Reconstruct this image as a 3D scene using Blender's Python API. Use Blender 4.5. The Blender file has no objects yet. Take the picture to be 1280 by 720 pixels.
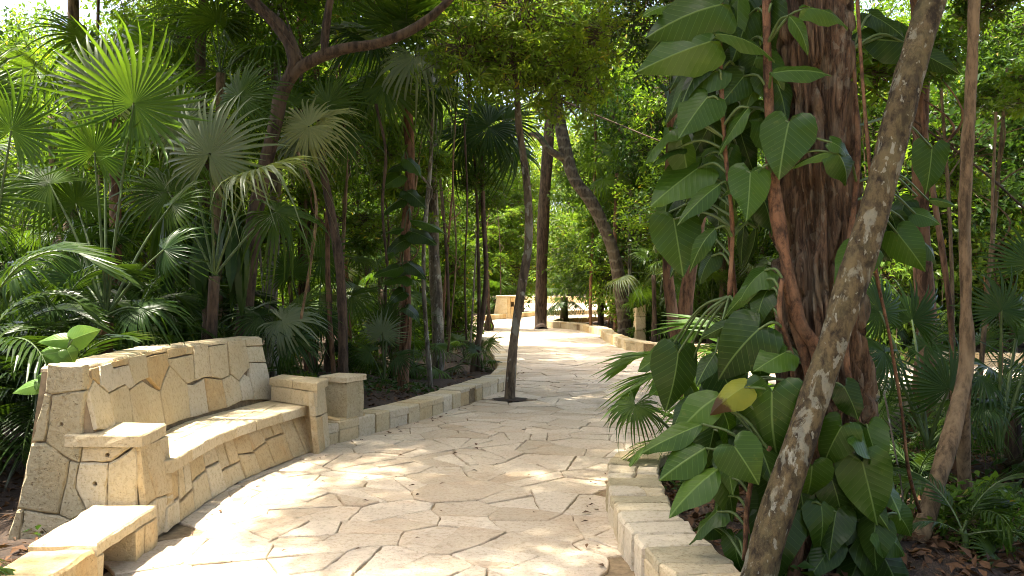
import bpy, math, random
import numpy as np
from mathutils import Vector, Matrix

# ------------------------------------------------------------------ camera, sky, sun, exposure
scene = bpy.context.scene
COL = scene.collection
F, EYE = 1100.0, 1.6                       # focal length in photo pixels, eye height in metres
cam_data = bpy.data.cameras.new("camera")
cam_data.sensor_width = 36.0
cam_data.lens = F / 1280.0 * 36.0
cam_data.clip_end = 600.0
cam = bpy.data.objects.new("camera", cam_data)
cam.location = (0, 0, EYE)
cam.rotation_euler = (math.radians(90), 0, 0)
COL.objects.link(cam)
scene.camera = cam

SUN_FROM = Vector((-0.30, 0.03, 0.95)).normalized()      # high, from behind the bench
world = bpy.data.worlds.new("World")
scene.world = world
world.use_nodes = True
wn = world.node_tree.nodes
wl = world.node_tree.links
sky = wn.new("ShaderNodeTexSky")
sky.sky_type = 'NISHITA'
sky.sun_disc = False
sky.sun_elevation = math.asin(SUN_FROM.z)
sky.sun_rotation = math.atan2(SUN_FROM.x, SUN_FROM.y)
sky.air_density = 0.7
sky.dust_density = 6.0
sky.ozone_density = 0.2
wn["Background"].inputs[1].default_value = 0.15
wl.new(sky.outputs[0], wn["Background"].inputs[0])

sd = bpy.data.lights.new("sun", 'SUN')
sd.energy = 3.5
sd.angle = math.radians(0.8)
sd.color = (1.0, 0.93, 0.80)
sun = bpy.data.objects.new("sun", sd)
sun.rotation_euler = SUN_FROM.to_track_quat('Z', 'Y').to_euler()
COL.objects.link(sun)

vs = scene.view_settings
vs.view_transform = 'Standard'
vs.look = 'None'
vs.exposure = 2.6
vs.gamma = 1.0
cy = scene.cycles
cy.max_bounces = 9
cy.diffuse_bounces = 4
cy.glossy_bounces = 2
cy.transmission_bounces = 6
cy.transparent_max_bounces = 4
cy.sample_clamp_indirect = 6.0
cy.use_denoising = True
cy.denoising_prefilter = 'ACCURATE'
cy.filter_width = 1.0
cy.use_adaptive_sampling = True
cy.adaptive_threshold = 0.008
cy.caustics_reflective = False
cy.caustics_refractive = False

rnd = random.Random(7)
rng = np.random.default_rng(11)


def P(px, py, d):
    """world point seen at photo pixel (px, py) at distance d in front of the eye"""
    return Vector(((px - 640.0) / F * d, d, EYE - (py - 360.0) / F * d))


def G(px, py, z=0.0):
    d = (EYE - z) * F / (py - 360.0)
    return Vector(((px - 640.0) / F * d, d, z))


# ------------------------------------------------------------------ materials
def new_mat(name):
    m = bpy.data.materials.new(name)
    m.use_nodes = True
    nt = m.node_tree
    for n in list(nt.nodes):
        nt.nodes.remove(n)
    out = nt.nodes.new("ShaderNodeOutputMaterial")
    return m, nt, out


def nd(nt, typ, **kw):
    n = nt.nodes.new(typ)
    for k, v in kw.items():
        if k.startswith("i_"):
            n.inputs[k[2:].replace("_", " ")].default_value = v
        elif k.startswith("n"):
            n.inputs[int(k[1:])].default_value = v
        else:
            setattr(n, k, v)
    return n


def mixc(nt, fac, a, b, mode='MIX'):
    m = nt.nodes.new("ShaderNodeMix")
    m.data_type = 'RGBA'
    m.blend_type = mode
    for s, v in ((m.inputs[0], fac), (m.inputs[6], a), (m.inputs[7], b)):
        if hasattr(v, "links") or hasattr(v, "is_linked"):
            nt.links.new(v, s)
        elif isinstance(v, (int, float)):
            s.default_value = v
        else:
            s.default_value = (v[0], v[1], v[2], 1)
    return m.outputs[2]


def ramp(nt, src, a, b, lo=0.0, hi=1.0):
    n = nt.nodes.new("ShaderNodeMapRange")
    n.clamp = True
    nt.links.new(src, n.inputs[0])
    n.inputs[1].default_value = a
    n.inputs[2].default_value = b
    n.inputs[3].default_value = lo
    n.inputs[4].default_value = hi
    return n.outputs[0]


def mth(nt, op, a, b=0.0):
    n = nt.nodes.new("ShaderNodeMath")
    n.operation = op
    for s, v in ((n.inputs[0], a), (n.inputs[1], b)):
        if isinstance(v, (int, float)):
            s.default_value = v
        else:
            nt.links.new(v, s)
    return n.outputs[0]


def noise(nt, vec, scale, detail=4.0, rough=0.55, dist=0.0):
    n = nt.nodes.new("ShaderNodeTexNoise")
    n.inputs["Scale"].default_value = scale
    n.inputs["Detail"].default_value = detail
    n.inputs["Roughness"].default_value = rough
    n.inputs["Distortion"].default_value = dist
    nt.links.new(vec, n.inputs["Vector"])
    return n.outputs["Fac"]


def world_vec(nt, shift=True, scale=(1, 1, 1)):
    g = nt.nodes.new("ShaderNodeNewGeometry")
    v = g.outputs["Position"]
    if shift:
        oi = nt.nodes.new("ShaderNodeObjectInfo")
        ml = mth(nt, 'MULTIPLY', oi.outputs["Random"], 37.0)
        isl = mth(nt, 'MULTIPLY', g.outputs["Random Per Island"], 53.0)
        cb = nt.nodes.new("ShaderNodeCombineXYZ")
        nt.links.new(ml, cb.inputs[0])
        nt.links.new(isl, cb.inputs[1])
        nt.links.new(ml, cb.inputs[2])
        ad = nt.nodes.new("ShaderNodeVectorMath")
        ad.operation = 'ADD'
        nt.links.new(v, ad.inputs[0])
        nt.links.new(cb.outputs[0], ad.inputs[1])
        v = ad.outputs[0]
    if scale != (1, 1, 1):
        mp = nt.nodes.new("ShaderNodeVectorMath")
        mp.operation = 'MULTIPLY'
        mp.inputs[1].default_value = scale
        nt.links.new(v, mp.inputs[0])
        v = mp.outputs[0]
    return v, g


def stone_mat(name, ca, cb, stain=(0.42, 0.24, 0.10), stain_amt=0.45, pit=0.5, bump=0.35, moss=0.0):
    m, nt, out = new_mat(name)
    v, g = world_vec(nt)
    oi = nt.nodes.new("ShaderNodeObjectInfo")
    r = mth(nt, 'FRACT', mth(nt, 'ADD', oi.outputs["Random"], g.outputs["Random Per Island"]))
    c = mixc(nt, r, ca, cb)
    n1 = noise(nt, v, 2.3, 5, 0.6, 0.4)
    c = mixc(nt, ramp(nt, n1, 0.48, 0.74, 0, stain_amt), c, stain)
    n2 = noise(nt, v, 9.0, 6, 0.7, 0.6)
    c = mixc(nt, ramp(nt, n2, 0.56, 0.72, 0, 0.55), c, (ca[0] * 1.22, ca[1] * 1.24, ca[2] * 1.3))
    c = mixc(nt, ramp(nt, n2, 0.44, 0.30, 0, 0.45), c, (ca[0] * 0.62, ca[1] * 0.56, ca[2] * 0.48))
    n4 = noise(nt, v, 34.0, 5, 0.75)
    c = mixc(nt, ramp(nt, n4, 0.50, 0.36, 0, 0.55), c, (ca[0] * 0.62, ca[1] * 0.55, ca[2] * 0.45))
    n3 = noise(nt, v, 62.0, 3, 0.6)
    pores = ramp(nt, n3, 0.36, 0.30, 0, pit)
    c = mixc(nt, pores, c, (0.13, 0.08, 0.035))
    if moss > 0:
        n5 = noise(nt, v, 4.0, 6, 0.75, 0.5)
        c = mixc(nt, ramp(nt, n5, 0.56, 0.70, 0, moss), c, (0.10, 0.12, 0.05))
    b = nd(nt, "ShaderNodeBsdfPrincipled")
    b.inputs["Roughness"].default_value = 0.88
    b.inputs["Specular IOR Level"].default_value = 0.25
    nt.links.new(c, b.inputs["Base Color"])
    hmix = mth(nt, 'ADD', mth(nt, 'ADD', noise(nt, v, 18.0, 8, 0.72), mth(nt, 'MULTIPLY', n4, 0.6)), mth(nt, 'MULTIPLY', pores, -0.5))
    bp = nd(nt, "ShaderNodeBump")
    bp.inputs["Strength"].default_value = bump
    bp.inputs["Distance"].default_value = 0.035
    nt.links.new(hmix, bp.inputs["Height"])
    nt.links.new(bp.outputs[0], b.inputs["Normal"])
    nt.links.new(b.outputs[0], out.inputs[0])
    return m


def leaf_mat(name, ca, cb, tr=0.42, rough=0.42, yellow=0.0, spec=0.18, veins=0.0, tint=1.0, wither=0.0):
    """ca..cb base colours between leaves, tr share of light that goes through the leaf"""
    m, nt, out = new_mat(name)
    g = nt.nodes.new("ShaderNodeNewGeometry")
    oi = nt.nodes.new("ShaderNodeObjectInfo")
    r = mth(nt, 'FRACT', mth(nt, 'ADD', mth(nt, 'MULTIPLY', oi.outputs["Random"], 3.7), g.outputs["Random Per Island"]))
    c = mixc(nt, r, ca, cb)
    c = mixc(nt, mth(nt, 'MULTIPLY', oi.outputs["Random"], 0.6), c, (ca[0] * 0.55, ca[1] * 0.6, ca[2] * 0.6))
    v, _ = world_vec(nt, shift=False)
    n1 = noise(nt, v, 7.0, 3, 0.6)
    c = mixc(nt, ramp(nt, n1, 0.55, 0.8, 0, 0.4), c, (cb[0] * 1.35, cb[1] * 1.2, cb[2] * 0.8))
    if yellow > 0:
        c = mixc(nt, ramp(nt, r, 1 - yellow, 1 - yellow + 0.02, 0, 0.8), c, (0.30, 0.22, 0.04))
    hgt = None
    if veins > 0:
        tc = nt.nodes.new("ShaderNodeUVMap")
        sp = nt.nodes.new("ShaderNodeSeparateXYZ")
        nt.links.new(tc.outputs[0], sp.inputs[0])
        ay = mth(nt, 'ABSOLUTE', sp.outputs[1])
        ph = mth(nt, 'SUBTRACT', mth(nt, 'MULTIPLY', sp.outputs[0], 9.0), mth(nt, 'MULTIPLY', ay, 7.0))
        tri = mth(nt, 'ABSOLUTE', mth(nt, 'SUBTRACT', mth(nt, 'FRACT', ph), 0.5))
        lat = ramp(nt, tri, 0.05, 0.015, 0, 0.4)
        mid = ramp(nt, ay, 0.018, 0.006, 0, 1.0)
        vf = mth(nt, 'MAXIMUM', lat, mid)
        c = mixc(nt, mth(nt, 'MULTIPLY', vf, veins), c, (0.20, 0.30, 0.09))
        hgt = mth(nt, 'ADD', mth(nt, 'MULTIPLY', vf, -0.6), mth(nt, 'MULTIPLY', tri, 0.8))
        if wither > 0:
            wf = mth(nt, 'ADD', sp.outputs[0], mth(nt, 'MULTIPLY', noise(nt, v, 22.0, 4, 0.7), 0.5))
            c = mixc(nt, ramp(nt, wf, 0.72, 0.86, 0, wither), c, (0.055, 0.026, 0.012))
        blot = noise(nt, v, 16.0, 5, 0.7)
        c = mixc(nt, ramp(nt, blot, 0.62, 0.75, 0, 0.35), c, (0.13, 0.14, 0.03))
    b = nd(nt, "ShaderNodeBsdfPrincipled")
    b.inputs["Roughness"].default_value = rough
    b.inputs["Specular IOR Level"].default_value = spec
    nt.links.new(c, b.inputs["Base Color"])
    if hgt is not None:
        bp = nd(nt, "ShaderNodeBump")
        bp.inputs["Strength"].default_value = 0.3
        bp.inputs["Distance"].default_value = 0.005
        nt.links.new(hgt, bp.inputs["Height"])
        nt.links.new(bp.outputs[0], b.inputs["Normal"])
    t = nd(nt, "ShaderNodeBsdfTranslucent")
    tc2 = mixc(nt, 1.0, c, (1.65 * tint, 1.6 * tint, 0.5 * tint), 'MULTIPLY')
    nt.links.new(tc2, t.inputs[0])
    mx = nt.nodes.new("ShaderNodeMixShader")
    mx.inputs[0].default_value = tr
    nt.links.new(b.outputs[0], mx.inputs[1])
    nt.links.new(t.outputs[0], mx.inputs[2])
    nt.links.new(mx.outputs[0], out.inputs[0])
    return m


def bark_mat(name, ca, cb, cc, zs=0.25, sc=14.0, patch=0.0, patch_col=(0.42, 0.42, 0.34), bump=0.6, rings=0.0, pscale=4.0):
    m, nt, out = new_mat(name)
    v, g = world_vec(nt, shift=False, scale=(1, 1, zs))
    n1 = noise(nt, v, sc, 8, 0.72, 0.15)
    c = mixc(nt, ramp(nt, n1, 0.40, 0.58), ca, cb)
    n2 = noise(nt, v, sc * 0.35, 4, 0.6, 0.3)
    c = mixc(nt, ramp(nt, n2, 0.5, 0.7, 0, 0.7), c, cc)
    v2, _ = world_vec(nt, shift=False, scale=(1, 1, 0.6))
    if patch > 0:
        n3 = noise(nt, v2, pscale, 5, 0.62, 0.5)
        c = mixc(nt, ramp(nt, n3, 0.56, 0.60, 0, patch), c, patch_col)
        n4 = noise(nt, v2, pscale * 3.1, 3, 0.5)
        c = mixc(nt, ramp(nt, n4, 0.64, 0.66, 0, patch), c, (patch_col[0] * 1.2, patch_col[1] * 1.2, patch_col[2] * 1.25))
        c = mixc(nt, ramp(nt, n4, 0.40, 0.34, 0, patch * 0.8), c, (0.05, 0.035, 0.02))
    h = n1
    if rings > 0:
        sp = nt.nodes.new("ShaderNodeSeparateXYZ")
        nt.links.new(g.outputs["Position"], sp.inputs[0])
        zz = mth(nt, 'ADD', mth(nt, 'MULTIPLY', sp.outputs[2], rings), mth(nt, 'MULTIPLY', n2, 1.2))
        tri = mth(nt, 'ABSOLUTE', mth(nt, 'SUBTRACT', mth(nt, 'FRACT', zz), 0.5))
        rr = ramp(nt, tri, 0.08, 0.16)
        c = mixc(nt, mth(nt, 'MULTIPLY', mth(nt, 'SUBTRACT', 1.0, rr), 0.35), c, (0.24, 0.21, 0.155))
        h = mth(nt, 'ADD', n1, mth(nt, 'MULTIPLY', rr, -0.4))
    b = nd(nt, "ShaderNodeBsdfPrincipled")
    b.inputs["Roughness"].default_value = 0.85
    b.inputs["Specular IOR Level"].default_value = 0.25
    nt.links.new(c, b.inputs["Base Color"])
    bp = nd(nt, "ShaderNodeBump")
    bp.inputs["Strength"].default_value = bump
    bp.inputs["Distance"].default_value = 0.035
    nt.links.new(h, bp.inputs["Height"])
    nt.links.new(bp.outputs[0], b.inputs["Normal"])
    nt.links.new(b.outputs[0], out.inputs[0])
    return m


def soil_mat():
    m, nt, out = new_mat("soil")
    v, g = world_vec(nt, shift=False)
    n1 = noise(nt, v, 5.0, 8, 0.7)
    c = mixc(nt, ramp(nt, n1, 0.3, 0.7), (0.022, 0.014, 0.008), (0.085, 0.052, 0.030))
    n2 = noise(nt, v, 38.0, 4, 0.7)
    c = mixc(nt, ramp(nt, n2, 0.55, 0.7, 0, 0.7), c, (0.13, 0.075, 0.04))
    b = nd(nt, "ShaderNodeBsdfPrincipled")
    b.inputs["Roughness"].default_value = 0.95
    nt.links.new(c, b.inputs["Base Color"])
    bp = nd(nt, "ShaderNodeBump")
    bp.inputs["Strength"].default_value = 0.8
    bp.inputs["Distance"].default_value = 0.05
    nt.links.new(n2, bp.inputs["Height"])
    nt.links.new(bp.outputs[0], b.inputs["Normal"])
    nt.links.new(b.outputs[0], out.inputs[0])
    return m


def plain_mat(name, col, rough=0.8, spec=0.3):
    m, nt, out = new_mat(name)
    v, g = world_vec(nt, shift=False)
    n1 = noise(nt, v, 20.0, 4, 0.6)
    c = mixc(nt, ramp(nt, n1, 0.35, 0.65), (col[0] * 0.7, col[1] * 0.7, col[2] * 0.7), (col[0] * 1.2, col[1] * 1.2, col[2] * 1.2))
    b = nd(nt, "ShaderNodeBsdfPrincipled")
    b.inputs["Roughness"].default_value = rough
    b.inputs["Specular IOR Level"].default_value = spec
    nt.links.new(c, b.inputs["Base Color"])
    nt.links.new(b.outputs[0], out.inputs[0])
    return m


M = {}
M['flag'] = stone_mat("flagstone", (0.50, 0.405, 0.285), (0.66, 0.565, 0.43), (0.50, 0.325, 0.185), 0.42, 0.35, 0.6)
M['cut'] = stone_mat("cut_limestone", (0.56, 0.455, 0.275), (0.65, 0.555, 0.375), (0.48, 0.31, 0.12), 0.42, 0.4, 0.7)
M['pale'] = stone_mat("pale_limestone", (0.57, 0.485, 0.335), (0.65, 0.565, 0.415), (0.45, 0.34, 0.20), 0.35, 0.35, 0.7)
M['orange'] = stone_mat("warm_limestone", (0.55, 0.405, 0.205), (0.60, 0.48, 0.285), (0.50, 0.28, 0.09), 0.55, 0.5, 0.7)
M['rough'] = stone_mat("rough_limestone", (0.50, 0.42, 0.255), (0.57, 0.49, 0.32), (0.40, 0.28, 0.12), 0.40, 0.7, 1.0, moss=0.25)
M['mossy'] = stone_mat("mossy_stone", (0.24, 0.22, 0.15), (0.32, 0.28, 0.19), (0.15, 0.12, 0.06), 0.5, 0.6, 0.7, moss=0.75)
M['mortar'] = plain_mat("mortar", (0.25, 0.185, 0.11), 0.95, 0.1)
M['soil'] = soil_mat()
M['litter'] = leaf_mat("dry_leaves", (0.15, 0.075, 0.035), (0.05, 0.030, 0.018), 0.08, 0.7, spec=0.2)
M['fan'] = leaf_mat("fan_palm_green", (0.044, 0.086, 0.013), (0.074, 0.125, 0.018), 0.45, 0.36)
M['fan_lime'] = leaf_mat("fan_palm_lime", (0.056, 0.115, 0.016), (0.082, 0.145, 0.021), 0.45, 0.36)
M['fan_silver'] = leaf_mat("fan_palm_silver", (0.125, 0.165, 0.080), (0.160, 0.200, 0.100), 0.32, 0.40, spec=0.4)
M['fan_pale'] = leaf_mat("fan_palm_pale", (0.22, 0.25, 0.11), (0.28, 0.30, 0.14), 0.40, 0.45)
M['fan_dark'] = leaf_mat("fan_palm_dark", (0.026, 0.060, 0.014), (0.042, 0.080, 0.016), 0.35, 0.34)
M['pinnate'] = leaf_mat("parlour_palm", (0.023, 0.050, 0.010), (0.045, 0.080, 0.014), 0.32, 0.30)
M['pinnate_l'] = leaf_mat("bamboo_palm", (0.090, 0.170, 0.030), (0.13, 0.22, 0.040), 0.45, 0.36)
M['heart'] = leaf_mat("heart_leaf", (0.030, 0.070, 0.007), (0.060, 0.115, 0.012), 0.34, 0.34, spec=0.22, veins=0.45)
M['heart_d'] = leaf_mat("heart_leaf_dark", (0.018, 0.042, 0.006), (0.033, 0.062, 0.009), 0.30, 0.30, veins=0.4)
M['heart_y'] = leaf_mat("heart_leaf_yellow", (0.20, 0.23, 0.03), (0.24, 0.25, 0.035), 0.40, 0.40, veins=0.3, wither=0.95)
M['heart_p'] = leaf_mat("heart_leaf_pale", (0.11, 0.215, 0.04), (0.14, 0.25, 0.05), 0.40, 0.32, veins=0.4)
M['strap'] = leaf_mat("strap_leaf", (0.024, 0.056, 0.013), (0.048, 0.085, 0.017), 0.32, 0.34, veins=0.0)
M['leaf_a'] = leaf_mat("broad_leaf", (0.058, 0.122, 0.018), (0.115, 0.185, 0.026), 0.45, 0.35, yellow=0.02)
M['leaf_b'] = leaf_mat("bright_leaf", (0.090, 0.175, 0.020), (0.16, 0.24, 0.032), 0.52, 0.36, yellow=0.03)
M['leaf_c'] = leaf_mat("dark_leaf", (0.022, 0.055, 0.012), (0.048, 0.090, 0.018), 0.38, 0.33)
M['leaf_d'] = leaf_mat("lime_leaf", (0.13, 0.22, 0.028), (0.21, 0.28, 0.045), 0.55, 0.4, yellow=0.04)
M['stalk'] = plain_mat("green_stalk", (0.06, 0.095, 0.022), 0.5, 0.4)
M['twig'] = plain_mat("twig", (0.085, 0.06, 0.038), 0.9, 0.2)
M['bark_dark'] = bark_mat("dark_bark", (0.028, 0.019, 0.013), (0.10, 0.065, 0.042), (0.14, 0.10, 0.065))
M['bark_red'] = bark_mat("reddish_bark", (0.045, 0.023, 0.012), (0.20, 0.105, 0.055), (0.27, 0.17, 0.10))
M['bark_grey'] = bark_mat("grey_bark", (0.06, 0.05, 0.035), (0.20, 0.17, 0.12), (0.28, 0.25, 0.19), patch=0.5)
M['bark_brown'] = bark_mat("brown_bark", (0.045, 0.032, 0.02), (0.15, 0.11, 0.07), (0.20, 0.16, 0.105), patch=0.3)
M['bark_ring'] = bark_mat("ringed_bark", (0.03, 0.022, 0.014), (0.10, 0.075, 0.048), (0.145, 0.115, 0.075), rings=3.2)
M['bark_lichen'] = bark_mat("lichen_bark", (0.020, 0.014, 0.007), (0.105, 0.078, 0.036), (0.13, 0.11, 0.05), zs=0.55, sc=20.0, patch=0.5, patch_col=(0.25, 0.25, 0.19), bump=0.9, pscale=9.5)
M['bark_big'] = bark_mat("furrowed_bark", (0.038, 0.023, 0.013), (0.155, 0.092, 0.050), (0.27, 0.20, 0.125), zs=0.15, sc=44.0, patch=0.30, patch_col=(0.27, 0.245, 0.17), bump=1.0, pscale=7.0)
M['bark_vine'] = bark_mat("vine_bark", (0.045, 0.024, 0.012), (0.17, 0.085, 0.042), (0.23, 0.14, 0.075), zs=0.6, sc=24.0, bump=0.7)
M['bark_tan'] = bark_mat("tan_bark", (0.065, 0.043, 0.022), (0.21, 0.14, 0.075), (0.28, 0.20, 0.11), zs=0.3, sc=20.0, bump=0.6)


# ------------------------------------------------------------------ object helpers
def np_mesh(name, verts, faces, mats, smooth=False, fmat=None, uv=None):
    """faces: list of tuples, or an (n,4)/(n,3) int array"""
    me = bpy.data.meshes.new(name)
    verts = np.asarray(verts, dtype=np.float32).reshape(-1, 3)
    if isinstance(faces, np.ndarray):
        nf, k = faces.shape
        me.vertices.add(len(verts))
        me.vertices.foreach_set("co", verts.ravel())
        me.loops.add(nf * k)
        me.loops.foreach_set("vertex_index", faces.astype(np.int32).ravel())
        me.polygons.add(nf)
        me.polygons.foreach_set("loop_start", np.arange(0, nf * k, k, dtype=np.int32))
        me.polygons.foreach_set("loop_total", np.full(nf, k, dtype=np.int32))
    else:
        me.from_pydata(verts.tolist(), [], faces)
    if not isinstance(mats, (list, tuple)):
        mats = [mats]
    for m in mats:
        me.materials.append(m)
    if fmat is not None:
        me.polygons.foreach_set("material_index", np.asarray(fmat, dtype=np.int32))
    if smooth:
        me.polygons.foreach_set("use_smooth", np.ones(len(me.polygons), dtype=bool))
    if uv is not None:
        ul = me.uv_layers.new(name="UVMap")
        li = np.empty(len(me.loops), dtype=np.int32)
        me.loops.foreach_get("vertex_index", li)
        ul.data.foreach_set("uv", np.asarray(uv, dtype=np.float32)[li].ravel())
    me.update(calc_edges=True)
    me.validate()
    return me


def link(name, me, parent=None, mat=None):
    o = bpy.data.objects.new(name, me)
    COL.objects.link(o)
    if parent is not None:
        o.parent = parent
    if mat is not None:
        o.matrix_basis = mat
    return o


def tag(o, label, cat, group=None, kind=None):
    if label:
        o["label"] = label
    if cat:
        o["category"] = cat
    if group:
        o["group"] = group
    if kind:
        o["kind"] = kind
    return o


def thing(name, loc, label, cat, group=None):
    e = bpy.data.objects.new(name, None)
    e.empty_display_size = 0.1
    e.location = loc
    COL.objects.link(e)
    return tag(e, label, cat, group, "thing")


def put(name, verts, faces, mats, parent=None, ploc=None, **kw):
    """mesh object whose vertices are given in world space; its origin is set to their centre"""
    verts = np.asarray(verts, dtype=float).reshape(-1, 3)
    c = verts.mean(axis=0)
    me = np_mesh(name, verts - c, faces, mats, **kw)
    o = link(name, me, parent)
    base = Vector((0, 0, 0))
    p = parent
    while p is not None:
        base += p.location
        p = p.parent
    o.location = Vector(c) - base
    return o


# ------------------------------------------------------------------ curves and tubes
def smooth_pts(pts, n):
    pts = np.asarray([tuple(p) for p in pts], dtype=float)
    if len(pts) == 2:
        t = np.linspace(0, 1, n)[:, None]
        return pts[0] * (1 - t) + pts[1] * t
    q = np.vstack([2 * pts[0] - pts[1], pts, 2 * pts[-1] - pts[-2]])
    seg = len(pts) - 1
    out = []
    for u in np.linspace(0, seg - 1e-6, n):
        i = int(u)
        t = u - i
        p0, p1, p2, p3 = q[i], q[i + 1], q[i + 2], q[i + 3]
        out.append(0.5 * ((2 * p1) + (-p0 + p2) * t + (2 * p0 - 5 * p1 + 4 * p2 - p3) * t * t + (-p0 + 3 * p1 - 3 * p2 + p3) * t ** 3))
    return np.array(out)


def tube(pts, radii, sides=8, n=None, wob=0.0, seed=0, cap=True):
    if n is None:
        n = max(2, len(pts))
    c = smooth_pts(pts, n)
    rr = np.interp(np.linspace(0, 1, n), np.linspace(0, 1, len(radii)), radii)
    tan = np.gradient(c, axis=0)
    tan /= np.linalg.norm(tan, axis=1)[:, None] + 1e-9
    ref = np.array([0.0, 1.0, 0.0]) if abs(tan[0][1]) < 0.8 else np.array([1.0, 0, 0])
    g = np.random.default_rng(seed)
    ph = g.uniform(0, 6.28, 6)
    V = []
    for i in range(n):
        a = np.cross(tan[i], ref)
        a /= np.linalg.norm(a) + 1e-9
        b = np.cross(tan[i], a)
        ref = np.cross(a, tan[i])
        th = np.linspace(0, 2 * np.pi, sides, endpoint=False)
        s = i / max(1, n - 1)
        k = 1 + wob * (np.sin(2 * th + ph[0] + 9 * s) * 0.5 + np.sin(3 * th + ph[1] - 14 * s) * 0.3 + np.sin(ph[2] + 31 * s) * 0.4)
        V.append(c[i] + (np.outer(np.cos(th), a) + np.outer(np.sin(th), b)) * (rr[i] * k)[:, None])
    V = np.vstack(V)
    Fc = []
    for i in range(n - 1):
        for j in range(sides):
            j2 = (j + 1) % sides
            Fc.append((i * sides + j, i * sides + j2, (i + 1) * sides + j2, (i + 1) * sides + j))
    if cap:
        Fc.append(tuple(range((n - 1) * sides, n * sides)))
    return V, Fc


class MB:
    """collects pieces of one mesh"""
    def __init__(self):
        self.v, self.f, self.m, self.k = [], [], [], 0

    def add(self, V, Fc, mi=0):
        self.v.append(np.asarray(V))
        k = self.k
        self.f += [tuple(i + k for i in f) for f in Fc]
        self.m += [mi] * len(Fc)
        self.k += len(V)

    def put(self, name, mats, parent=None, smooth=True):
        return put(name, np.vstack(self.v), self.f, mats, parent, smooth=smooth, fmat=self.m)


# ------------------------------------------------------------------ stones
def voronoi(seeds, keep, gap, clip=None, gseed=3):
    """Voronoi cells (lists of 2-D points) of the kept seeds, every side drawn back by its own joint"""
    g = random.Random(gseed)
    S = np.asarray(seeds, dtype=float)
    cells = []
    for i in range(len(S)):
        if not keep[i]:
            cells.append(None)
            continue
        d = ((S - S[i]) ** 2).sum(1)
        order = np.argsort(d)[1:26]
        r = 1.6
        poly = list(clip) if clip is not None else [(S[i][0] - r, S[i][1] - r), (S[i][0] + r, S[i][1] - r), (S[i][0] + r, S[i][1] + r), (S[i][0] - r, S[i][1] + r)]
        for j in order:
            nx, ny = S[j] - S[i]
            L = math.hypot(nx, ny)
            nx /= L
            ny /= L
            lim = nx * S[i][0] + ny * S[i][1] + L / 2 - g.uniform(gap[0], gap[1])
            poly = halfplane(poly, nx, ny, lim)
            if len(poly) < 3:
                break
        cells.append(poly if len(poly) >= 3 else None)
    return cells


def halfplane(poly, nx, ny, lim):
    out = []
    n = len(poly)
    for k in range(n):
        a, b = poly[k], poly[(k + 1) % n]
        da = nx * a[0] + ny * a[1] - lim
        db = nx * b[0] + ny * b[1] - lim
        if da <= 0:
            out.append(a)
        if (da < 0 < db) or (db < 0 < da):
            t = da / (da - db)
            out.append((a[0] + (b[0] - a[0]) * t, a[1] + (b[1] - a[1]) * t))
    return out


def area2(poly):
    return 0.5 * sum(poly[k][0] * poly[(k + 1) % len(poly)][1] - poly[(k + 1) % len(poly)][0] * poly[k][1] for k in range(len(poly)))


def shrink(poly, g):
    if area2(poly) < 0:
        poly = poly[::-1]
    out = []
    n = len(poly)
    for k in range(n):
        a, b, c = poly[k - 1], poly[k], poly[(k + 1) % n]
        d1 = (b[0] - a[0], b[1] - a[1])
        d2 = (c[0] - b[0], c[1] - b[1])
        l1, l2 = math.hypot(*d1) + 1e-9, math.hypot(*d2) + 1e-9
        n1, n2 = (-d1[1] / l1, d1[0] / l1), (-d2[1] / l2, d2[0] / l2)
        m = (n1[0] + n2[0], n1[1] + n2[1])
        q = max(0.35, (m[0] ** 2 + m[1] ** 2) / 2)
        out.append((b[0] + m[0] * g / q, b[1] + m[1] * g / q))
    return out


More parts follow.
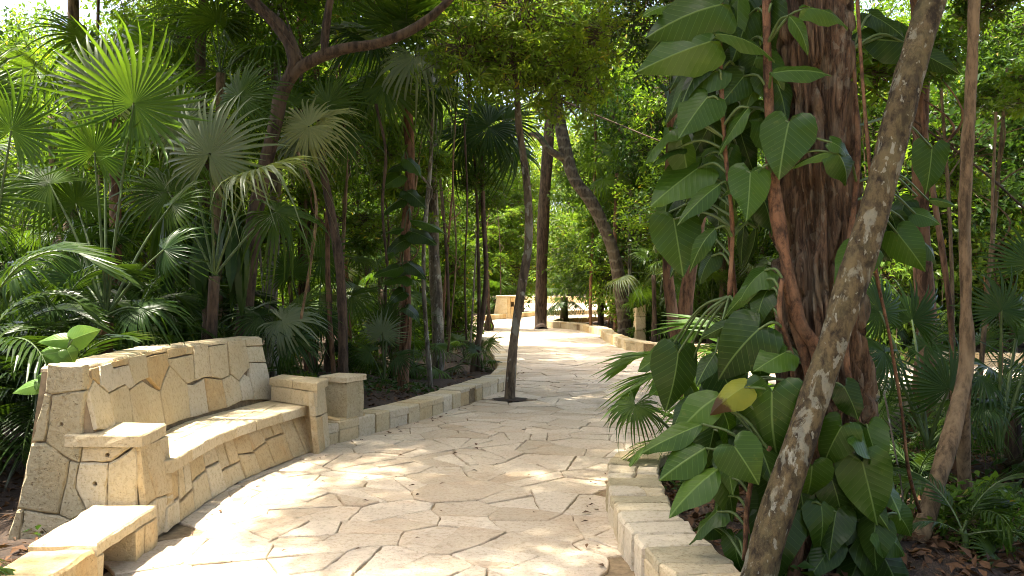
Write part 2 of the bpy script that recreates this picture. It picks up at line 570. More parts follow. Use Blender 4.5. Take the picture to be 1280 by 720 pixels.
def stone(poly, mapf, h0, h1, bevel=0.012, step=0.12, rough=0.006, mid=0.0, pit=False, g=rnd, tilt=0.0):
    """a slab: 2-D outline, mapf(u, v, h) -> point; from height h0 to h1 with a worn top edge"""
    if area2(poly) < 0:
        poly = poly[::-1]
    pts = []
    n = len(poly)
    for k in range(n):
        a, b = poly[k], poly[(k + 1) % n]
        L = math.hypot(b[0] - a[0], b[1] - a[1])
        m = max(1, int(L / step))
        for s in range(m):
            t = s / m
            j = rough if s else rough * 0.5
            pts.append((a[0] + (b[0] - a[0]) * t + g.uniform(-j, j), a[1] + (b[1] - a[1]) * t + g.uniform(-j, j)))
    cx = sum(p[0] for p in pts) / len(pts)
    cy_ = sum(p[1] for p in pts) / len(pts)
    ta, tb = g.uniform(-tilt, tilt), g.uniform(-tilt, tilt)

    def hh(p):
        return ta * (p[0] - cx) + tb * (p[1] - cy_)
    rings = [(1.0, 0, h0)]
    if mid > 0:
        rings.append((1.0, mid, h0 + (h1 - h0) * 0.5))
    rings += [(1.0, 0, h1 - bevel), (None, bevel * 0.9, h1)]
    V = []
    N = len(pts)
    for (s, jj, h) in rings:
        for p in pts:
            dx, dy = p[0] - cx, p[1] - cy_
            L = math.hypot(dx, dy) + 1e-9
            if s is None:
                f = max(0.2, 1 - jj / L * g.uniform(0.7, 1.5))
                V.append(mapf(cx + dx * f, cy_ + dy * f, h + hh(p)))
            else:
                q = g.uniform(-jj, jj) / L
                V.append(mapf(p[0] + dx * q, p[1] + dy * q, h + (hh(p) if h > h0 else 0)))
    Fc = []
    R = len(rings)
    for r in range(R - 1):
        for k in range(N):
            k2 = (k + 1) % N
            Fc.append((r * N + k, r * N + k2, (r + 1) * N + k2, (r + 1) * N + k))
    top = (R - 1) * N
    if pit:
        m = 8
        ox, oy = g.uniform(-0.03, 0.03), g.uniform(-0.03, 0.03)
        rad = g.uniform(0.010, 0.017)
        ring1 = len(V)
        ang0 = math.atan2(pts[0][1] - cy_, pts[0][0] - cx)
        for q in range(N):
            a = math.atan2(pts[q][1] - cy_ - oy, pts[q][0] - cx - ox)
            V.append(mapf(cx + ox + rad * math.cos(a), cy_ + oy + rad * math.sin(a), h1))
        for q in range(N):
            a = math.atan2(pts[q][1] - cy_ - oy, pts[q][0] - cx - ox)
            V.append(mapf(cx + ox + rad * .9 * math.cos(a), cy_ + oy + rad * .9 * math.sin(a), h1 - 0.05))
        for k in range(N):
            k2 = (k + 1) % N
            Fc.append((top + k, top + k2, ring1 + k2, ring1 + k))
            Fc.append((ring1 + k, ring1 + k2, ring1 + N + k2, ring1 + N + k))
        Fc.append(tuple(range(ring1 + N, ring1 + 2 * N)))
    else:
        c = len(V)
        V.append(mapf(cx, cy_, h1))
        for k in range(N):
            Fc.append((top + k, top + (k + 1) % N, c))
    return V, Fc


def inside(poly, X, Y):
    X = np.asarray(X, dtype=float)
    Y = np.asarray(Y, dtype=float)
    r = np.zeros(X.shape, dtype=bool)
    n = len(poly)
    for k in range(n):
        x0, y0 = poly[k]
        x1, y1 = poly[(k + 1) % n]
        cond = ((y0 > Y) != (y1 > Y))
        with np.errstate(divide='ignore', invalid='ignore'):
            xi = (x1 - x0) * (Y - y0) / ((y1 - y0) if y1 != y0 else 1e-9) + x0
        r ^= cond & (X < xi)
    return r


def dist_poly(poly, X, Y):
    X = np.asarray(X, dtype=float)
    Y = np.asarray(Y, dtype=float)
    best = np.full(X.shape, 1e9)
    n = len(poly)
    for k in range(n):
        ax, ay = poly[k]
        bx, by = poly[(k + 1) % n]
        dx, dy = bx - ax, by - ay
        L = dx * dx + dy * dy + 1e-12
        t = np.clip(((X - ax) * dx + (Y - ay) * dy) / L, 0, 1)
        best = np.minimum(best, np.hypot(X - ax - t * dx, Y - ay - t * dy))
    return best

# ------------------------------------------------------------------ layout of the path
LEFT = [(-2.9, -4), (-2.45, 1.5), (-2.25, 3.5), (-2.19, 4.5), (-2.2, 5.45), (-2.2, 7.2), (-1.86, 8.9), (-1.26, 10.3), (-0.96, 11.07), (-0.56, 12.4), (-0.1, 13.9), (0.07, 15.3), (0.03, 17), (-0.14, 19.5), (-0.45, 23.8), (-0.85, 27.5), (-1.2, 31.5), (-2.2, 34.5), (-4.5, 35.5), (-6.5, 35.5)]
FARK = [(-6.5, 37.2), (-4.2, 37.8), (-2.5, 39), (-1.9, 41.5), (-0.7, 45), (0.36, 47.6), (1.3, 50), (3, 52.5), (8, 55)]
RFAR = [(8, 47), (4, 42), (1.8, 38.3), (1.4, 35.9), (2.33, 33.8), (2.9, 29.8), (2.79, 26.7), (2.85, 24.1), (2.99, 22.7), (3.3, 21.6), (4.0, 21.0), (7, 19.2), (10, 17.9), (15, 16.8)]
RNEAR = [(15, 13.0), (9, 11.6), (5.3, 10.4), (3, 9.3), (1.5, 8.3), (0.95, 7.6), (0.78, 7.04), (0.69, 6.29), (0.66, 5.59), (0.70, 4.89), (0.78, 4.3), (1.0, 3.8), (1.5, 3.3), (2.4, 2.9), (4, 2.6), (6, 2.5)]
PATH = LEFT + FARK + RFAR + RNEAR + [(6, -4)]
PLAZA = [(0.5, 55.2), (16, 55.2), (22, 62), (24, 95), (-2, 95), (-1, 70)]
HOLE_C, HOLE_R = (-0.03, 12.6), 0.24


def path_d(X, Y):
    """signed distance to the paving: negative on it"""
    d = dist_poly(PATH, X, Y)
    return np.where(inside(PATH, X, Y), -d, d)


# ------------------------------------------------------------------ ground
def build_ground():
    xs = np.unique(np.concatenate([np.linspace(-150, -14, 18), np.linspace(-14, 16, 121), np.linspace(16, 150, 18)]))
    ys = np.unique(np.concatenate([np.linspace(-60, -4, 10), np.linspace(-4, 42, 185), np.linspace(42, 100, 60), np.linspace(100, 220, 12)]))
    X, Y = np.meshgrid(xs, ys)
    d = path_d(X, Y)
    t = np.clip((d - 0.05) / 0.35, 0, 1)
    nz = 0.05 * np.sin(X * 1.7 + 1.3 * np.sin(Y * 0.9)) + 0.035 * np.sin(Y * 2.3 + X * 0.7) + 0.02 * np.sin(X * 5.1 + Y * 4.3)
    Z = -0.08 + t * (0.13 + nz * np.clip(d, 0, 1.5))
    # the bed behind the right-hand kerb lies a little lower further in
    Z += -0.06 * np.clip((X - 2.2) / 2, 0, 1) * ((Y > 3) & (Y < 13)) * t
    plz = inside(PLAZA, X, Y)
    Z = np.where(plz, -0.08, Z)
    ny, nx = X.shape
    V = np.stack([X.ravel(), Y.ravel(), Z.ravel()], 1)
    idx = np.arange(nx * ny).reshape(ny, nx)
    Fc = np.stack([idx[:-1, :-1].ravel(), idx[:-1, 1:].ravel(), idx[1:, 1:].ravel(), idx[1:, :-1].ravel()], 1)
    o = link("ground", np_mesh("ground", V, Fc, M['soil'], smooth=True))
    tag(o, "dark forest soil under the plants beside the paved path", None, kind="structure")
    return X, Y, Z, xs, ys


GX, GY, GZ, GXS, GYS = build_ground()


def gz_many(x, y):
    i = np.clip(np.searchsorted(GXS, x) - 1, 0, len(GXS) - 2)
    j = np.clip(np.searchsorted(GYS, y) - 1, 0, len(GYS) - 2)
    tx = (x - GXS[i]) / (GXS[i + 1] - GXS[i])
    ty = (y - GYS[j]) / (GYS[j + 1] - GYS[j])
    return (GZ[j, i] * (1 - tx) + GZ[j, i + 1] * tx) * (1 - ty) + (GZ[j + 1, i] * (1 - tx) + GZ[j + 1, i + 1] * tx) * ty


def gz(x, y):
    i = min(max(np.searchsorted(GXS, x) - 1, 0), len(GXS) - 2)
    j = min(max(np.searchsorted(GYS, y) - 1, 0), len(GYS) - 2)
    tx = (x - GXS[i]) / (GXS[i + 1] - GXS[i])
    ty = (y - GYS[j]) / (GYS[j + 1] - GYS[j])
    return float((GZ[j, i] * (1 - tx) + GZ[j, i + 1] * tx) * (1 - ty) + (GZ[j + 1, i] * (1 - tx) + GZ[j + 1, i + 1] * tx) * ty)


# ------------------------------------------------------------------ paving
def tri_fill(poly, z, hole=None):
    """flat sheet filling the outline, as a grid clipped by cell centre (lies under the stones)"""
    xs = np.arange(min(p[0] for p in poly), max(p[0] for p in poly) + 0.3, 0.3)
    ys = np.arange(min(p[1] for p in poly), max(p[1] for p in poly) + 0.3, 0.3)
    X, Y = np.meshgrid((xs[:-1] + xs[1:]) / 2, (ys[:-1] + ys[1:]) / 2)
    keep = inside(poly, X, Y) | (dist_poly(poly, X, Y) < 0.2)
    if hole:
        keep &= np.hypot(X - hole[0][0], Y - hole[0][1]) > hole[1] + 0.02
    n = len(xs)
    jj, ii = np.nonzero(keep)
    Fc = np.stack([jj * n + ii, jj * n + ii + 1, (jj + 1) * n + ii + 1, (jj + 1) * n + ii], 1)
    XX, YY = np.meshgrid(xs, ys)
    V = np.stack([XX.ravel(), YY.ravel(), np.full(XX.size, z)], 1)
    used, inv = np.unique(Fc.ravel(), return_inverse=True)
    return V[used], inv.reshape(-1, 4)


def build_path():
    V, Fc = tri_fill(PATH, -0.016, (HOLE_C, HOLE_R))
    bed = link("path", np_mesh("path", V, Fc, M['mortar']))
    tag(bed, "winding path of irregular pale limestone flagstones", None, kind="structure")
    g = random.Random(5)
    seeds = []
    s = 0.43
    y = -4.2
    row = 0
    while y < 56:
        k = 1.0 if y < 16 else 1.3
        x = -7 + (row % 2) * s * 0.5
        while x < 16:
            px, py = x + g.uniform(-0.25, 0.25), y + g.uniform(-0.23, 0.23)
            if g.random() > 0.10:
                seeds.append((px, py))
            x += s * k
        y += s * k * 0.9
        row += 1
    S = np.array(seeds)
    near = np.hypot(S[:, 0] - HOLE_C[0], S[:, 1] - HOLE_C[1]) < HOLE_R + 0.08
    S = S[~near]
    d = path_d(S[:, 0], S[:, 1])
    keep = d < 0.14
    vis = d < 0.9
    S, keep = S[vis], keep[vis]
    cells = voronoi(S, keep, (0.001, 0.006))
    scored = []
    for i, c in enumerate(cells):
        if c is None or abs(area2(c)) < 0.012:
            continue
        # keep the planting hole of the tree open
        if np.hypot(S[i][0] - HOLE_C[0], S[i][1] - HOLE_C[1]) < 1.0:
            for a in range(10):
                th = a * math.pi / 5
                hx, hy = HOLE_C[0] + HOLE_R * math.cos(th), HOLE_C[1] + HOLE_R * math.sin(th)
            dx, dy = HOLE_C[0] - S[i][0], HOLE_C[1] - S[i][1]
            L = math.hypot(dx, dy)
            c = halfplane(c, dx / L, dy / L, (dx * HOLE_C[0] + dy * HOLE_C[1]) / L - HOLE_R)
            if len(c) < 3 or abs(area2(c)) < 0.01:
                continue
        yy = S[i][1]
        px = 640 + F * S[i][0] / max(yy, 0.1)
        inview = yy > 4.4 and -60 < px < 1340
        ar = abs(area2(c)) / max(yy, 0.5) ** 3 if inview else 0
        if abs(area2(c)) > 0.12 and g.random() < 0.6:           # broken into two pieces
            mx, my = sum(p[0] for p in c) / len(c) + g.uniform(-.06, .06), sum(p[1] for p in c) / len(c) + g.uniform(-.06, .06)
            th = g.uniform(0, math.pi)
            nx, ny = math.cos(th), math.sin(th)
            gp = g.uniform(0.001, 0.005)
            two = [halfplane(c, nx, ny, nx * mx + ny * my - gp), halfplane(c, -nx, -ny, -(nx * mx + ny * my) - gp)]
            if all(len(q) > 2 and abs(area2(q)) > 0.02 for q in two):
                scored += [(ar / 2, q) for q in two]
                continue
        scored.append((ar, c))
    scored.sort(key=lambda q: -q[0])
    rest_v, rest_f, k = [], [], 0
    for n, (ar, c) in enumerate(scored):
        dz = g.uniform(-0.006, 0.006)

        def mf(u, v, h, dz=dz):
            return (u, v, h + dz)
        if n < 300 and ar > 0:
            V, Fc = stone(c, mf, -0.02, 0.0, 0.006, 0.07, 0.008, g=g, tilt=0.014)
            put("flagstone", V, Fc, M['flag'], bed)
        else:
            V, Fc = stone(c, mf, -0.02, 0.0, 0.006, 0.25, 0.012, g=g, tilt=0.012)
            rest_v += V
            rest_f += [tuple(i + k for i in f) for f in Fc]
            k += len(V)
    o = put("flagstone_paving", rest_v, rest_f, M['flag'], bed)
    o["kind"] = "stuff"
    # earth in the planting hole of the path tree
    th = np.linspace(0, 2 * np.pi, 20, endpoint=False)
    V = [(HOLE_C[0] + (0.25 + 0.02 * math.sin(3 * a)) * math.cos(a), HOLE_C[1] + (0.25 + 0.02 * math.sin(5 * a)) * math.sin(a), 0.009) for a in th] + [(HOLE_C[0], HOLE_C[1], 0.03)]
    put("planting_hole", V, [(i, (i + 1) % 20, 20) for i in range(20)], M['soil'], bed)
    V, Fc = tri_fill(PLAZA, 0.0)
    o = link("far_plaza", np_mesh("far_plaza", V, Fc, M['flag']))
    tag(o, "sunlit pale paving in the clearing at the far end", None, kind="structure")


build_path()


# ------------------------------------------------------------------ kerbs
class Edge:
    """arc-length curve on the ground with an outward side"""
    def __init__(self, pts, left):
        c = smooth_pts([(p[0], p[1], 0) for p in pts], 40 * len(pts))[:, :2]
        self.c = c
        self.s = np.concatenate([[0], np.cumsum(np.hypot(*np.diff(c, axis=0).T))])
        self.L = self.s[-1]
        self.sg = 1 if left else -1

    def at(self, s, t, z):
        x = np.interp(s, self.s, self.c[:, 0])
        y = np.interp(s, self.s, self.c[:, 1])
        e = 0.05
        tx = np.interp(s + e, self.s, self.c[:, 0]) - np.interp(s - e, self.s, self.c[:, 0])
        ty = np.interp(s + e, self.s, self.c[:, 1]) - np.interp(s - e, self.s, self.c[:, 1])
        l = math.hypot(tx, ty) + 1e-9
        return (x - self.sg * ty / l * t, y + self.sg * tx / l * t, z)


def kerb(name, pts, left, w, h, mats, label, seed, blk=(0.22, 0.44), hfun=None, slots=(), split=0.3, capped=0.3, rough=0.011, cat="kerb", joint=(0.004, 0.009)):
    e = Edge(pts, left)
    g = random.Random(seed)
    p0 = e.at(0, 0, 0)
    root = thing(name, p0, label, cat)
    # mortar core set back behind the faces
    n = max(6, int(e.L / 0.25))
    V, Fc = [], []
    for i in range(n + 1):
        s = e.L * i / n
        hh = hfun(e.at(s, 0, 0)) if hfun else h
        for (t, z) in ((0.025, -0.06), (0.025, hh - 0.03), (w - 0.025, hh - 0.03), (w - 0.025, -0.06)):
            V.append(e.at(s, t, z))
    for i in range(n):
        for k in range(4):
            k2 = (k + 1) % 4
            Fc.append((i * 4 + k, i * 4 + k2, i * 4 + 4 + k2, i * 4 + 4 + k))
    put("mortar_core", V, Fc, M['mortar'], root)
    s = 0.0
    sk = 0.0
    while s < e.L - 0.08:
        L = g.uniform(*blk)
        s1 = min(s + L, e.L)
        if e.L - s1 < 0.12:
            s1 = e.L
        sk1 = g.uniform(-0.06, 0.06) if s1 < e.L else 0
        hh = (hfun(e.at((s + s1) / 2, 0, 0)) if hfun else h) + g.uniform(-0.008, 0.008)
        ft = g.uniform(-0.006, 0.006)
        gp = g.uniform(*joint)
        quad = [(s + gp, ft), (s1 - gp, ft + g.uniform(-.004, .004)), (s1 + sk1 - gp, w + g.uniform(-0.02, 0.02)), (s + sk + gp, w + g.uniform(-0.02, 0.02))]
        mt = g.choice(mats)
        slot = any(abs((s + s1) / 2 - q) < 0.2 for q in slots)

        def mf(u, v, z):
            return e.at(u, v, z)
        if slot:
            q2 = [(a, b + (0.16 if b < w / 2 else 0)) for a, b in quad]
            V, Fc = stone(q2, mf, -0.06, hh - 0.03, 0.01, 0.14, rough, g=g)
            put("block", V, Fc, M['orange'], root)
            V, Fc = stone(quad, mf, hh - 0.028, hh, 0.01, 0.14, rough, g=g)
            put("cap_stone", V, Fc, mt, root)
        elif g.random() < capped:
            z1 = hh - g.uniform(0.05, 0.09)
            V, Fc = stone(shrink(quad, g.uniform(0, 0.01)), mf, -0.06, z1, 0.01, 0.14, rough, 0.006, g=g)
            put("block", V, Fc, mt, root)
            V, Fc = stone(quad, mf, z1 + 0.004, hh, 0.010, 0.14, rough, g=g)
            put("cap_stone", V, Fc, g.choice(mats), root)
        elif g.random() < split:
            f = g.uniform(0.35, 0.6)
            a, b, c, d = quad
            m1 = (b[0] + (c[0] - b[0]) * f, b[1] + (c[1] - b[1]) * f)
            m2 = (a[0] + (d[0] - a[0]) * f, a[1] + (d[1] - a[1]) * (f + g.uniform(-0.12, 0.12)))
            for q, dz in (([a, b, m1, m2], 0), ([m2, m1, c, d], g.uniform(-0.016, 0.016))):
                V, Fc = stone(shrink(q, 0.004), mf, -0.06, hh + dz, 0.015, 0.09, rough, 0.009, g=g, tilt=0.02)
                put("block", V, Fc, g.choice(mats), root)
        else:
            V, Fc = stone(quad, mf, -0.06, hh, 0.018, 0.09, rough, 0.010, g=g, tilt=0.02)
            put("block", V, Fc, mt, root)
        s, sk = s1, sk1
    return root


cut, orange, rough_ = M['cut'], M['orange'], M['rough']
kerb("stone_kerb", [(-2.9, -2), (-2.45, 1.5), (-2.25, 3.5), (-2.19, 4.66)], True, 0.34, 0.22, [cut, cut, orange], "low pale stone kerb running from the near end of the bench towards the viewer", 21)
kerb("stone_kerb", [(-1.97, 8.72), (-1.84, 9.0), (-1.26, 10.3), (-0.96, 11.07), (-0.56, 12.4), (-0.1, 13.9), (0.07, 15.3), (0.03, 17), (-0.14, 19.5), (-0.45, 23.8), (-0.85, 27.5), (-1.2, 31.5), (-2.2, 34.5), (-4.5, 35.5), (-6.5, 35.5)], True, 0.34, 0.21, [cut, M['pale'], M['pale'], orange, cut], "long stone kerb winding from the bench's far end past the tree in the path", 22, slots=(4.0,), joint=(0.008, 0.014), split=0.15, capped=0.45)
kerb("stone_kerb", [(4.0, 2.6), (2.4, 2.9), (1.5, 3.3), (1.0, 3.8), (0.78, 4.3), (0.70, 4.89), (0.66, 5.59), (0.69, 6.29), (0.78, 7.04), (0.98, 7.6), (1.5, 8.3)], False, 0.38, 0.21, [cut, cut, M['pale'], rough_], "curved stone kerb of broad slabs below the large-leaved climber", 23, blk=(0.17, 0.31), split=0.6, capped=0.15, rough=0.016, joint=(0.006, 0.013))
kerb("rubble_wall", [(1.52, 8.32), (3, 9.3), (5.3, 10.4), (9, 11.6), (15, 13.0)], False, 0.36, 0.5, [M['mossy'], rough_], "low mossy rubble wall under the fan palm behind the forked tan trunk", 24, blk=(0.3, 0.55), capped=0.75, hfun=lambda p: 0.24 + 0.27 * min(1, max(0, (p[0] - 1.6) / 2.2)), rough=0.02, cat="wall")
kerb("stone_kerb", [(15, 16.8), (10, 17.9), (7, 19.2), (4.0, 21.0), (3.3, 21.6), (2.99, 22.7), (2.85, 24.1), (2.79, 26.7), (2.9, 29.8), (2.33, 33.8), (1.4, 35.9), (1.8, 38.3), (4, 42), (8, 47)], False, 0.36, 0.26, [cut, cut, orange], "S-shaped stone kerb on the far side of the path before the bent ringed trunk", 25, slots=(12.6, 24.5), blk=(0.3, 0.6))
kerb("stone_kerb", [(-6.5, 37.2), (-4.2, 37.8), (-2.5, 39), (-1.9, 41.5), (-0.7, 45), (0.36, 47.6), (1.3, 50), (3, 52.5), (8, 55)], True, 0.36, 0.25, [cut, orange], "farthest stone kerb crossing behind the trunks at the bend of the path", 26, blk=(0.35, 0.7))
kerb("stone_wall", [(-3, 92), (8, 92), (24, 90)], True, 0.5, 0.7, [orange, cut], "low sunlit wall at the back of the far clearing", 27, blk=(0.8, 1.6), cat="wall")


# ------------------------------------------------------------------ the bench
def curve3(a, b, c):
    q = smooth_pts([(p[0], p[1], 0) for p in (a, b, c)], 61)[:, :2]
    tt = np.linspace(0, 1, 61)

    def f(t):
        return np.array([np.interp(t, tt, q[:, 0]), np.interp(t, tt, q[:, 1])])
    return f


bF = curve3((-2.27, 5.72), (-2.30, 7.2), (-1.97, 8.78))        # front edge of the seat
bJ = curve3((-2.55, 5.55), (-2.79, 7.4), (-2.47, 9.15))        # seat meets back
bT = curve3((-2.70, 5.55), (-2.92, 7.3), (-2.62, 9.2))         # top front edge of the back
bR = curve3((-3.17, 5.60), (-3.36, 7.3), (-3.02, 9.45))        # foot of the back, behind
bB = curve3((-2.25, 5.50), (-2.235, 7.2), (-1.88, 8.85))       # foot of the front
BL = 3.7


def out_n(f, t):
    a, b = f(min(1, t + 0.02)), f(max(0, t - 0.02))
    d = a - b
    d /= np.hypot(*d)
    return np.array([d[1], -d[0]])                              # towards the path


def ashlar(U, V, g, wid=(0.2, 0.42), two=0.65, gap=0.0035, slant=0.03):
    polys = []
    u = 0.0
    s0 = 0.0
    while u < U - 0.02:
        w = g.uniform(*wid)
        u1 = u + w if U - u - w > 0.15 else U
        s1 = g.uniform(-slant, slant) if u1 < U else 0
        q = [(u, 0), (u1, 0), (u1 + s1, V), (u + s0, V)]
        if g.random() < two:
            f = g.uniform(0.3, 0.7)
            f2 = f + g.uniform(-0.1, 0.1)
            a = (u + s0 * f, V * f)
            b = (u1 + s1 * f2, V * f2)
            if g.random() < 0.3 and w > 0.3:
                m = (a[0] * .5 + b[0] * .5, V * (f + f2) * .5)
                mt = ((u + u1) / 2, V)
                polys += [[q[0], q[1], b, a], [a, m, mt, q[3]], [m, b, q[2], mt]]
            else:
                polys += [[q[0], q[1], b, a], [a, b, q[2], q[3]]]
        else:
            polys.append(q)
        u, s0 = u1, s1
    return [shrink(p, gap * 2.0) for p in polys]


def build_bench():
    root = thing("stone_bench", (-2.6, 7.3, 0), "curved pale limestone bench with high back and two flat armrests", "bench")
    g = random.Random(41)

    def solid(name, secs, mat, parent=root):
        V, Fc = [], []
        k = len(secs[0])
        for s in secs:
            V += [tuple(p) for p in s]
        for i in range(len(secs) - 1):
            for j in range(k):
                j2 = (j + 1) % k
                Fc.append((i * k + j, i * k + j2, (i + 1) * k + j2, (i + 1) * k + j))
        Fc.append(tuple(range(k))[::-1])
        Fc.append(tuple(range((len(secs) - 1) * k, len(secs) * k)))
        return put(name, V, Fc, mat, parent)

    # backrest
    secs = []
    for i in range(25):
        t = i / 24
        nb = out_n(bT, t)
        j, p, r = bJ(t) - nb * 0.03, bT(t) - nb * 0.03, bR(t) + nb * 0.01
        tr = bT(t) - nb * 0.25
        secs.append([(j[0], j[1], -0.05), (j[0], j[1], 0.45), (p[0], p[1], 1.075), (tr[0], tr[1], 1.075), (r[0], r[1], -0.05)])
    back = solid("backrest", secs, M['mortar'])

    def mback(u, v, h):
        t = min(1, max(0, u / BL))
        a, b = bJ(t), bT(t)
        f = v / 0.66
        n = out_n(bT, t)
        p = a * (1 - f) + b * f + n * h
        return (p[0], p[1], 0.44 + 0.645 * f + h * 0.2)
    # outlines of the stones, taken along the curved face (pixels of a 4x view of the bench)
    R1 = [[(405, 365), (425, 360), (462, 560), (415, 560)], [(425, 360), (472, 297), (546, 364), (585, 560), (462, 560)], [(546, 364), (635, 318), (648, 348), (672, 560), (585, 560)],
          [(648, 348), (715, 303), (802, 355), (830, 532), (800, 560), (672, 560)], [(802, 352), (848, 228), (938, 320), (956, 490), (830, 532)], [(938, 320), (972, 322), (1022, 288), (1046, 464), (956, 490)],
          [(1022, 288), (1110, 295), (1138, 440), (1046, 464)], [(1110, 295), (1155, 272), (1197, 307), (1213, 404), (1138, 440)], [(1197, 307), (1222, 268), (1248, 284), (1279, 400), (1213, 404)],
          [(388, 222), (418, 238), (425, 360), (388, 352)], [(418, 238), (495, 228), (505, 325), (472, 297), (425, 360)], [(495, 205), (551, 198), (562, 240), (642, 224), (674, 330), (648, 348), (635, 318), (546, 364), (505, 325)],
          [(551, 196), (641, 179), (642, 224), (562, 240)], [(641, 179), (732, 165), (746, 290), (715, 303), (674, 330)], [(732, 184), (836, 160), (848, 228), (802, 352), (746, 290)], [(729, 164), (836, 148), (836, 160), (732, 184)],
          [(843, 194), (966, 171), (976, 305), (938, 320), (848, 228)], [(838, 142), (926, 128), (932, 172), (843, 194)], [(926, 128), (968, 120), (966, 171), (932, 172)], [(968, 118), (1038, 107), (1057, 285), (1022, 288), (976, 305)],
          [(1044, 131), (1136, 119), (1148, 277), (1110, 295), (1057, 285)], [(1038, 107), (1136, 95), (1136, 119), (1044, 131)], [(1136, 95), (1222, 84), (1252, 240), (1222, 268), (1197, 307), (1155, 272)],
          [(1222, 86), (1352, 66), (1352, 118), (1232, 132)], [(1232, 132), (1352, 118), (1362, 200), (1246, 212)], [(1246, 212), (1362, 200), (1380, 392), (1279, 400), (1248, 284)], [(418, 216), (497, 204), (495, 228), (418, 238)]]

    def proj(u, v):
        p = mback(u, v, 0.0)
        return np.array([640 + F * p[0] / p[1], 360 - F * (p[2] - EYE) / p[1]])
    gu, gv = np.meshgrid(np.linspace(0, BL, 75), np.linspace(0, 0.66, 23))
    gp_ = np.array([proj(a, b) for a, b in zip(gu.ravel(), gv.ravel())])

    def unproj(x, y):
        t = np.array([x, y])
        k = int(np.argmin(((gp_ - t) ** 2).sum(1)))
        q = np.array([gu.ravel()[k], gv.ravel()[k]])
        for _ in range(4):
            e = 0.01
            f0 = proj(*q)
            J = np.stack([(proj(q[0] + e, q[1]) - f0) / e, (proj(q[0], q[1] + e) - f0) / e], 1)
            try:
                q = q + np.clip(np.linalg.solve(J, t - f0), -0.1, 0.1)
            except np.linalg.LinAlgError:
                break
        return (min(BL, max(0.0, q[0])), min(0.66, max(0.0, q[1])))
    for poly in R1:
        q = [unproj(x / 4.0, 400 + y / 4.0) for x, y in poly]
        q = [p for i, p in enumerate(q) if math.hypot(p[0] - q[i - 1][0], p[1] - q[i - 1][1]) > 0.012]
        if len(q) < 3 or abs(area2(q)) < 0.002:
            continue
        V, Fc = stone(shrink(q, 0.0048), mback, -0.035, g.uniform(-0.003, 0.004), 0.006, 0.07, 0.003, g=g, tilt=0.008)
        put("stone", V, Fc, g.choice((cut, cut, cut, M['pale'], orange)), back)

    def mcap(u, v, h):
        t = min(1, max(0, u / BL))
        n = out_n(bT, t)
        p = bT(t) - n * v
        return (p[0], p[1], 1.10 + h)
    u = 0.0
    while u < BL - 0.05:
        u1 = u + g.uniform(0.25, 0.5)
        if BL - u1 < 0.2:
            u1 = BL
        V, Fc = stone(shrink([(u, 0.012), (u1, 0.012), (u1 + g.uniform(-.03, .03) * (u1 < BL), 0.265), (u, 0.265)], 0.003), mcap, -0.03, g.uniform(-0.008, 0.004), 0.012, 0.1, 0.008, g=g)
        put("cap_stone", V, Fc, cut, back)
        u = u1

    # near end: the stones of the end face, which looks at the viewer
    Y0 = 5.53
    ends = [([(61, 454), (107, 456), (108, 488), (66, 493), (57, 490)], 'rough', 0),
            ([(66, 493), (108, 488), (104, 555), (100, 578), (88, 574), (58, 553)], 'rough', 1),
            ([(57, 490), (66, 493), (57, 552), (41, 552)], 'rough', 0),
            ([(40, 554), (58, 553), (88, 575), (75, 643), (23, 635)], 'rough', 0),
            ([(88, 575), (100, 578), (95, 610), (110, 640), (90, 650), (75, 643)], 'rough', 0),
            ([(31, 637), (75, 643), (90, 650), (82, 682), (25, 680)], 'rough', 1),
            ([(22, 636), (31, 637), (25, 680), (9, 677)], 'rough', 0),
            ([(104, 556), (170, 556), (140, 577), (101, 578)], 'cut', 1),
            ([(100, 578), (136, 578), (135, 638), (110, 640), (95, 610)], 'cut', 1),
            ([(136, 578), (140, 577), (171, 556), (174, 600), (172, 650), (135, 638)], 'cut', 0),
            ([(110, 640), (135, 638), (172, 650), (176, 688), (84, 684), (90, 650)], 'rough', 0)]
    wall = solid("end_wall", [[(-3.18, y, -0.05), (-2.30, y, -0.05), (-2.36, y, 0.55), (-2.68, y, 0.60), (-2.70, y, 1.07), (-2.93, y, 1.07)] for y in (Y0 + 0.02, Y0 + 0.12)], M['mortar'])

    def mend(u, v, h):
        return (u, Y0 - h, v)
    for poly, mt, pit in ends:
        q = [((x - 640) / F * Y0, EYE - (y - 360) / F * Y0) for x, y in poly]
        V, Fc = stone(shrink(q, 0.0028), mend, -0.05, 0.018 + g.uniform(-0.005, 0.006), 0.012, 0.06, 0.007, pit=bool(pit), g=g)
        put("stone", V, [f[::-1] for f in Fc], M[mt], wall)

    # near armrest
    arm = solid("armrest", [[(-2.78, y, -0.05), (-2.29, y, -0.05), (-2.345, y, 0.60), (-2.78, y, 0.60)] for y in (5.57, 5.95)], M['mortar'])

    def mside(u, v, h):
        return (-2.285 - v * 0.095 + h, u, v)
    for poly in ([(5.52, 0.0), (5.70, 0.0), (5.69, 0.24), (5.52, 0.22)], [(5.70, 0.0), (5.97, 0.0), (5.97, 0.21), (5.69, 0.24)], [(5.52, 0.22), (5.69, 0.24), (5.62, 0.42), (5.60, 0.605), (5.52, 0.605)], [(5.69, 0.24), (5.97, 0.21), (5.97, 0.36), (5.80, 0.605), (5.60, 0.605), (5.62, 0.42)], [(5.97, 0.36), (5.97, 0.605), (5.80, 0.605)]):
        V, Fc = stone(shrink(poly, 0.003), mside, -0.03, 0.01, 0.008, 0.08, 0.004, g=g)
        put("stone", V, Fc, orange if g.random() < 0.6 else cut, arm)

    def flat(u, v, h):
        return (u, v, h)
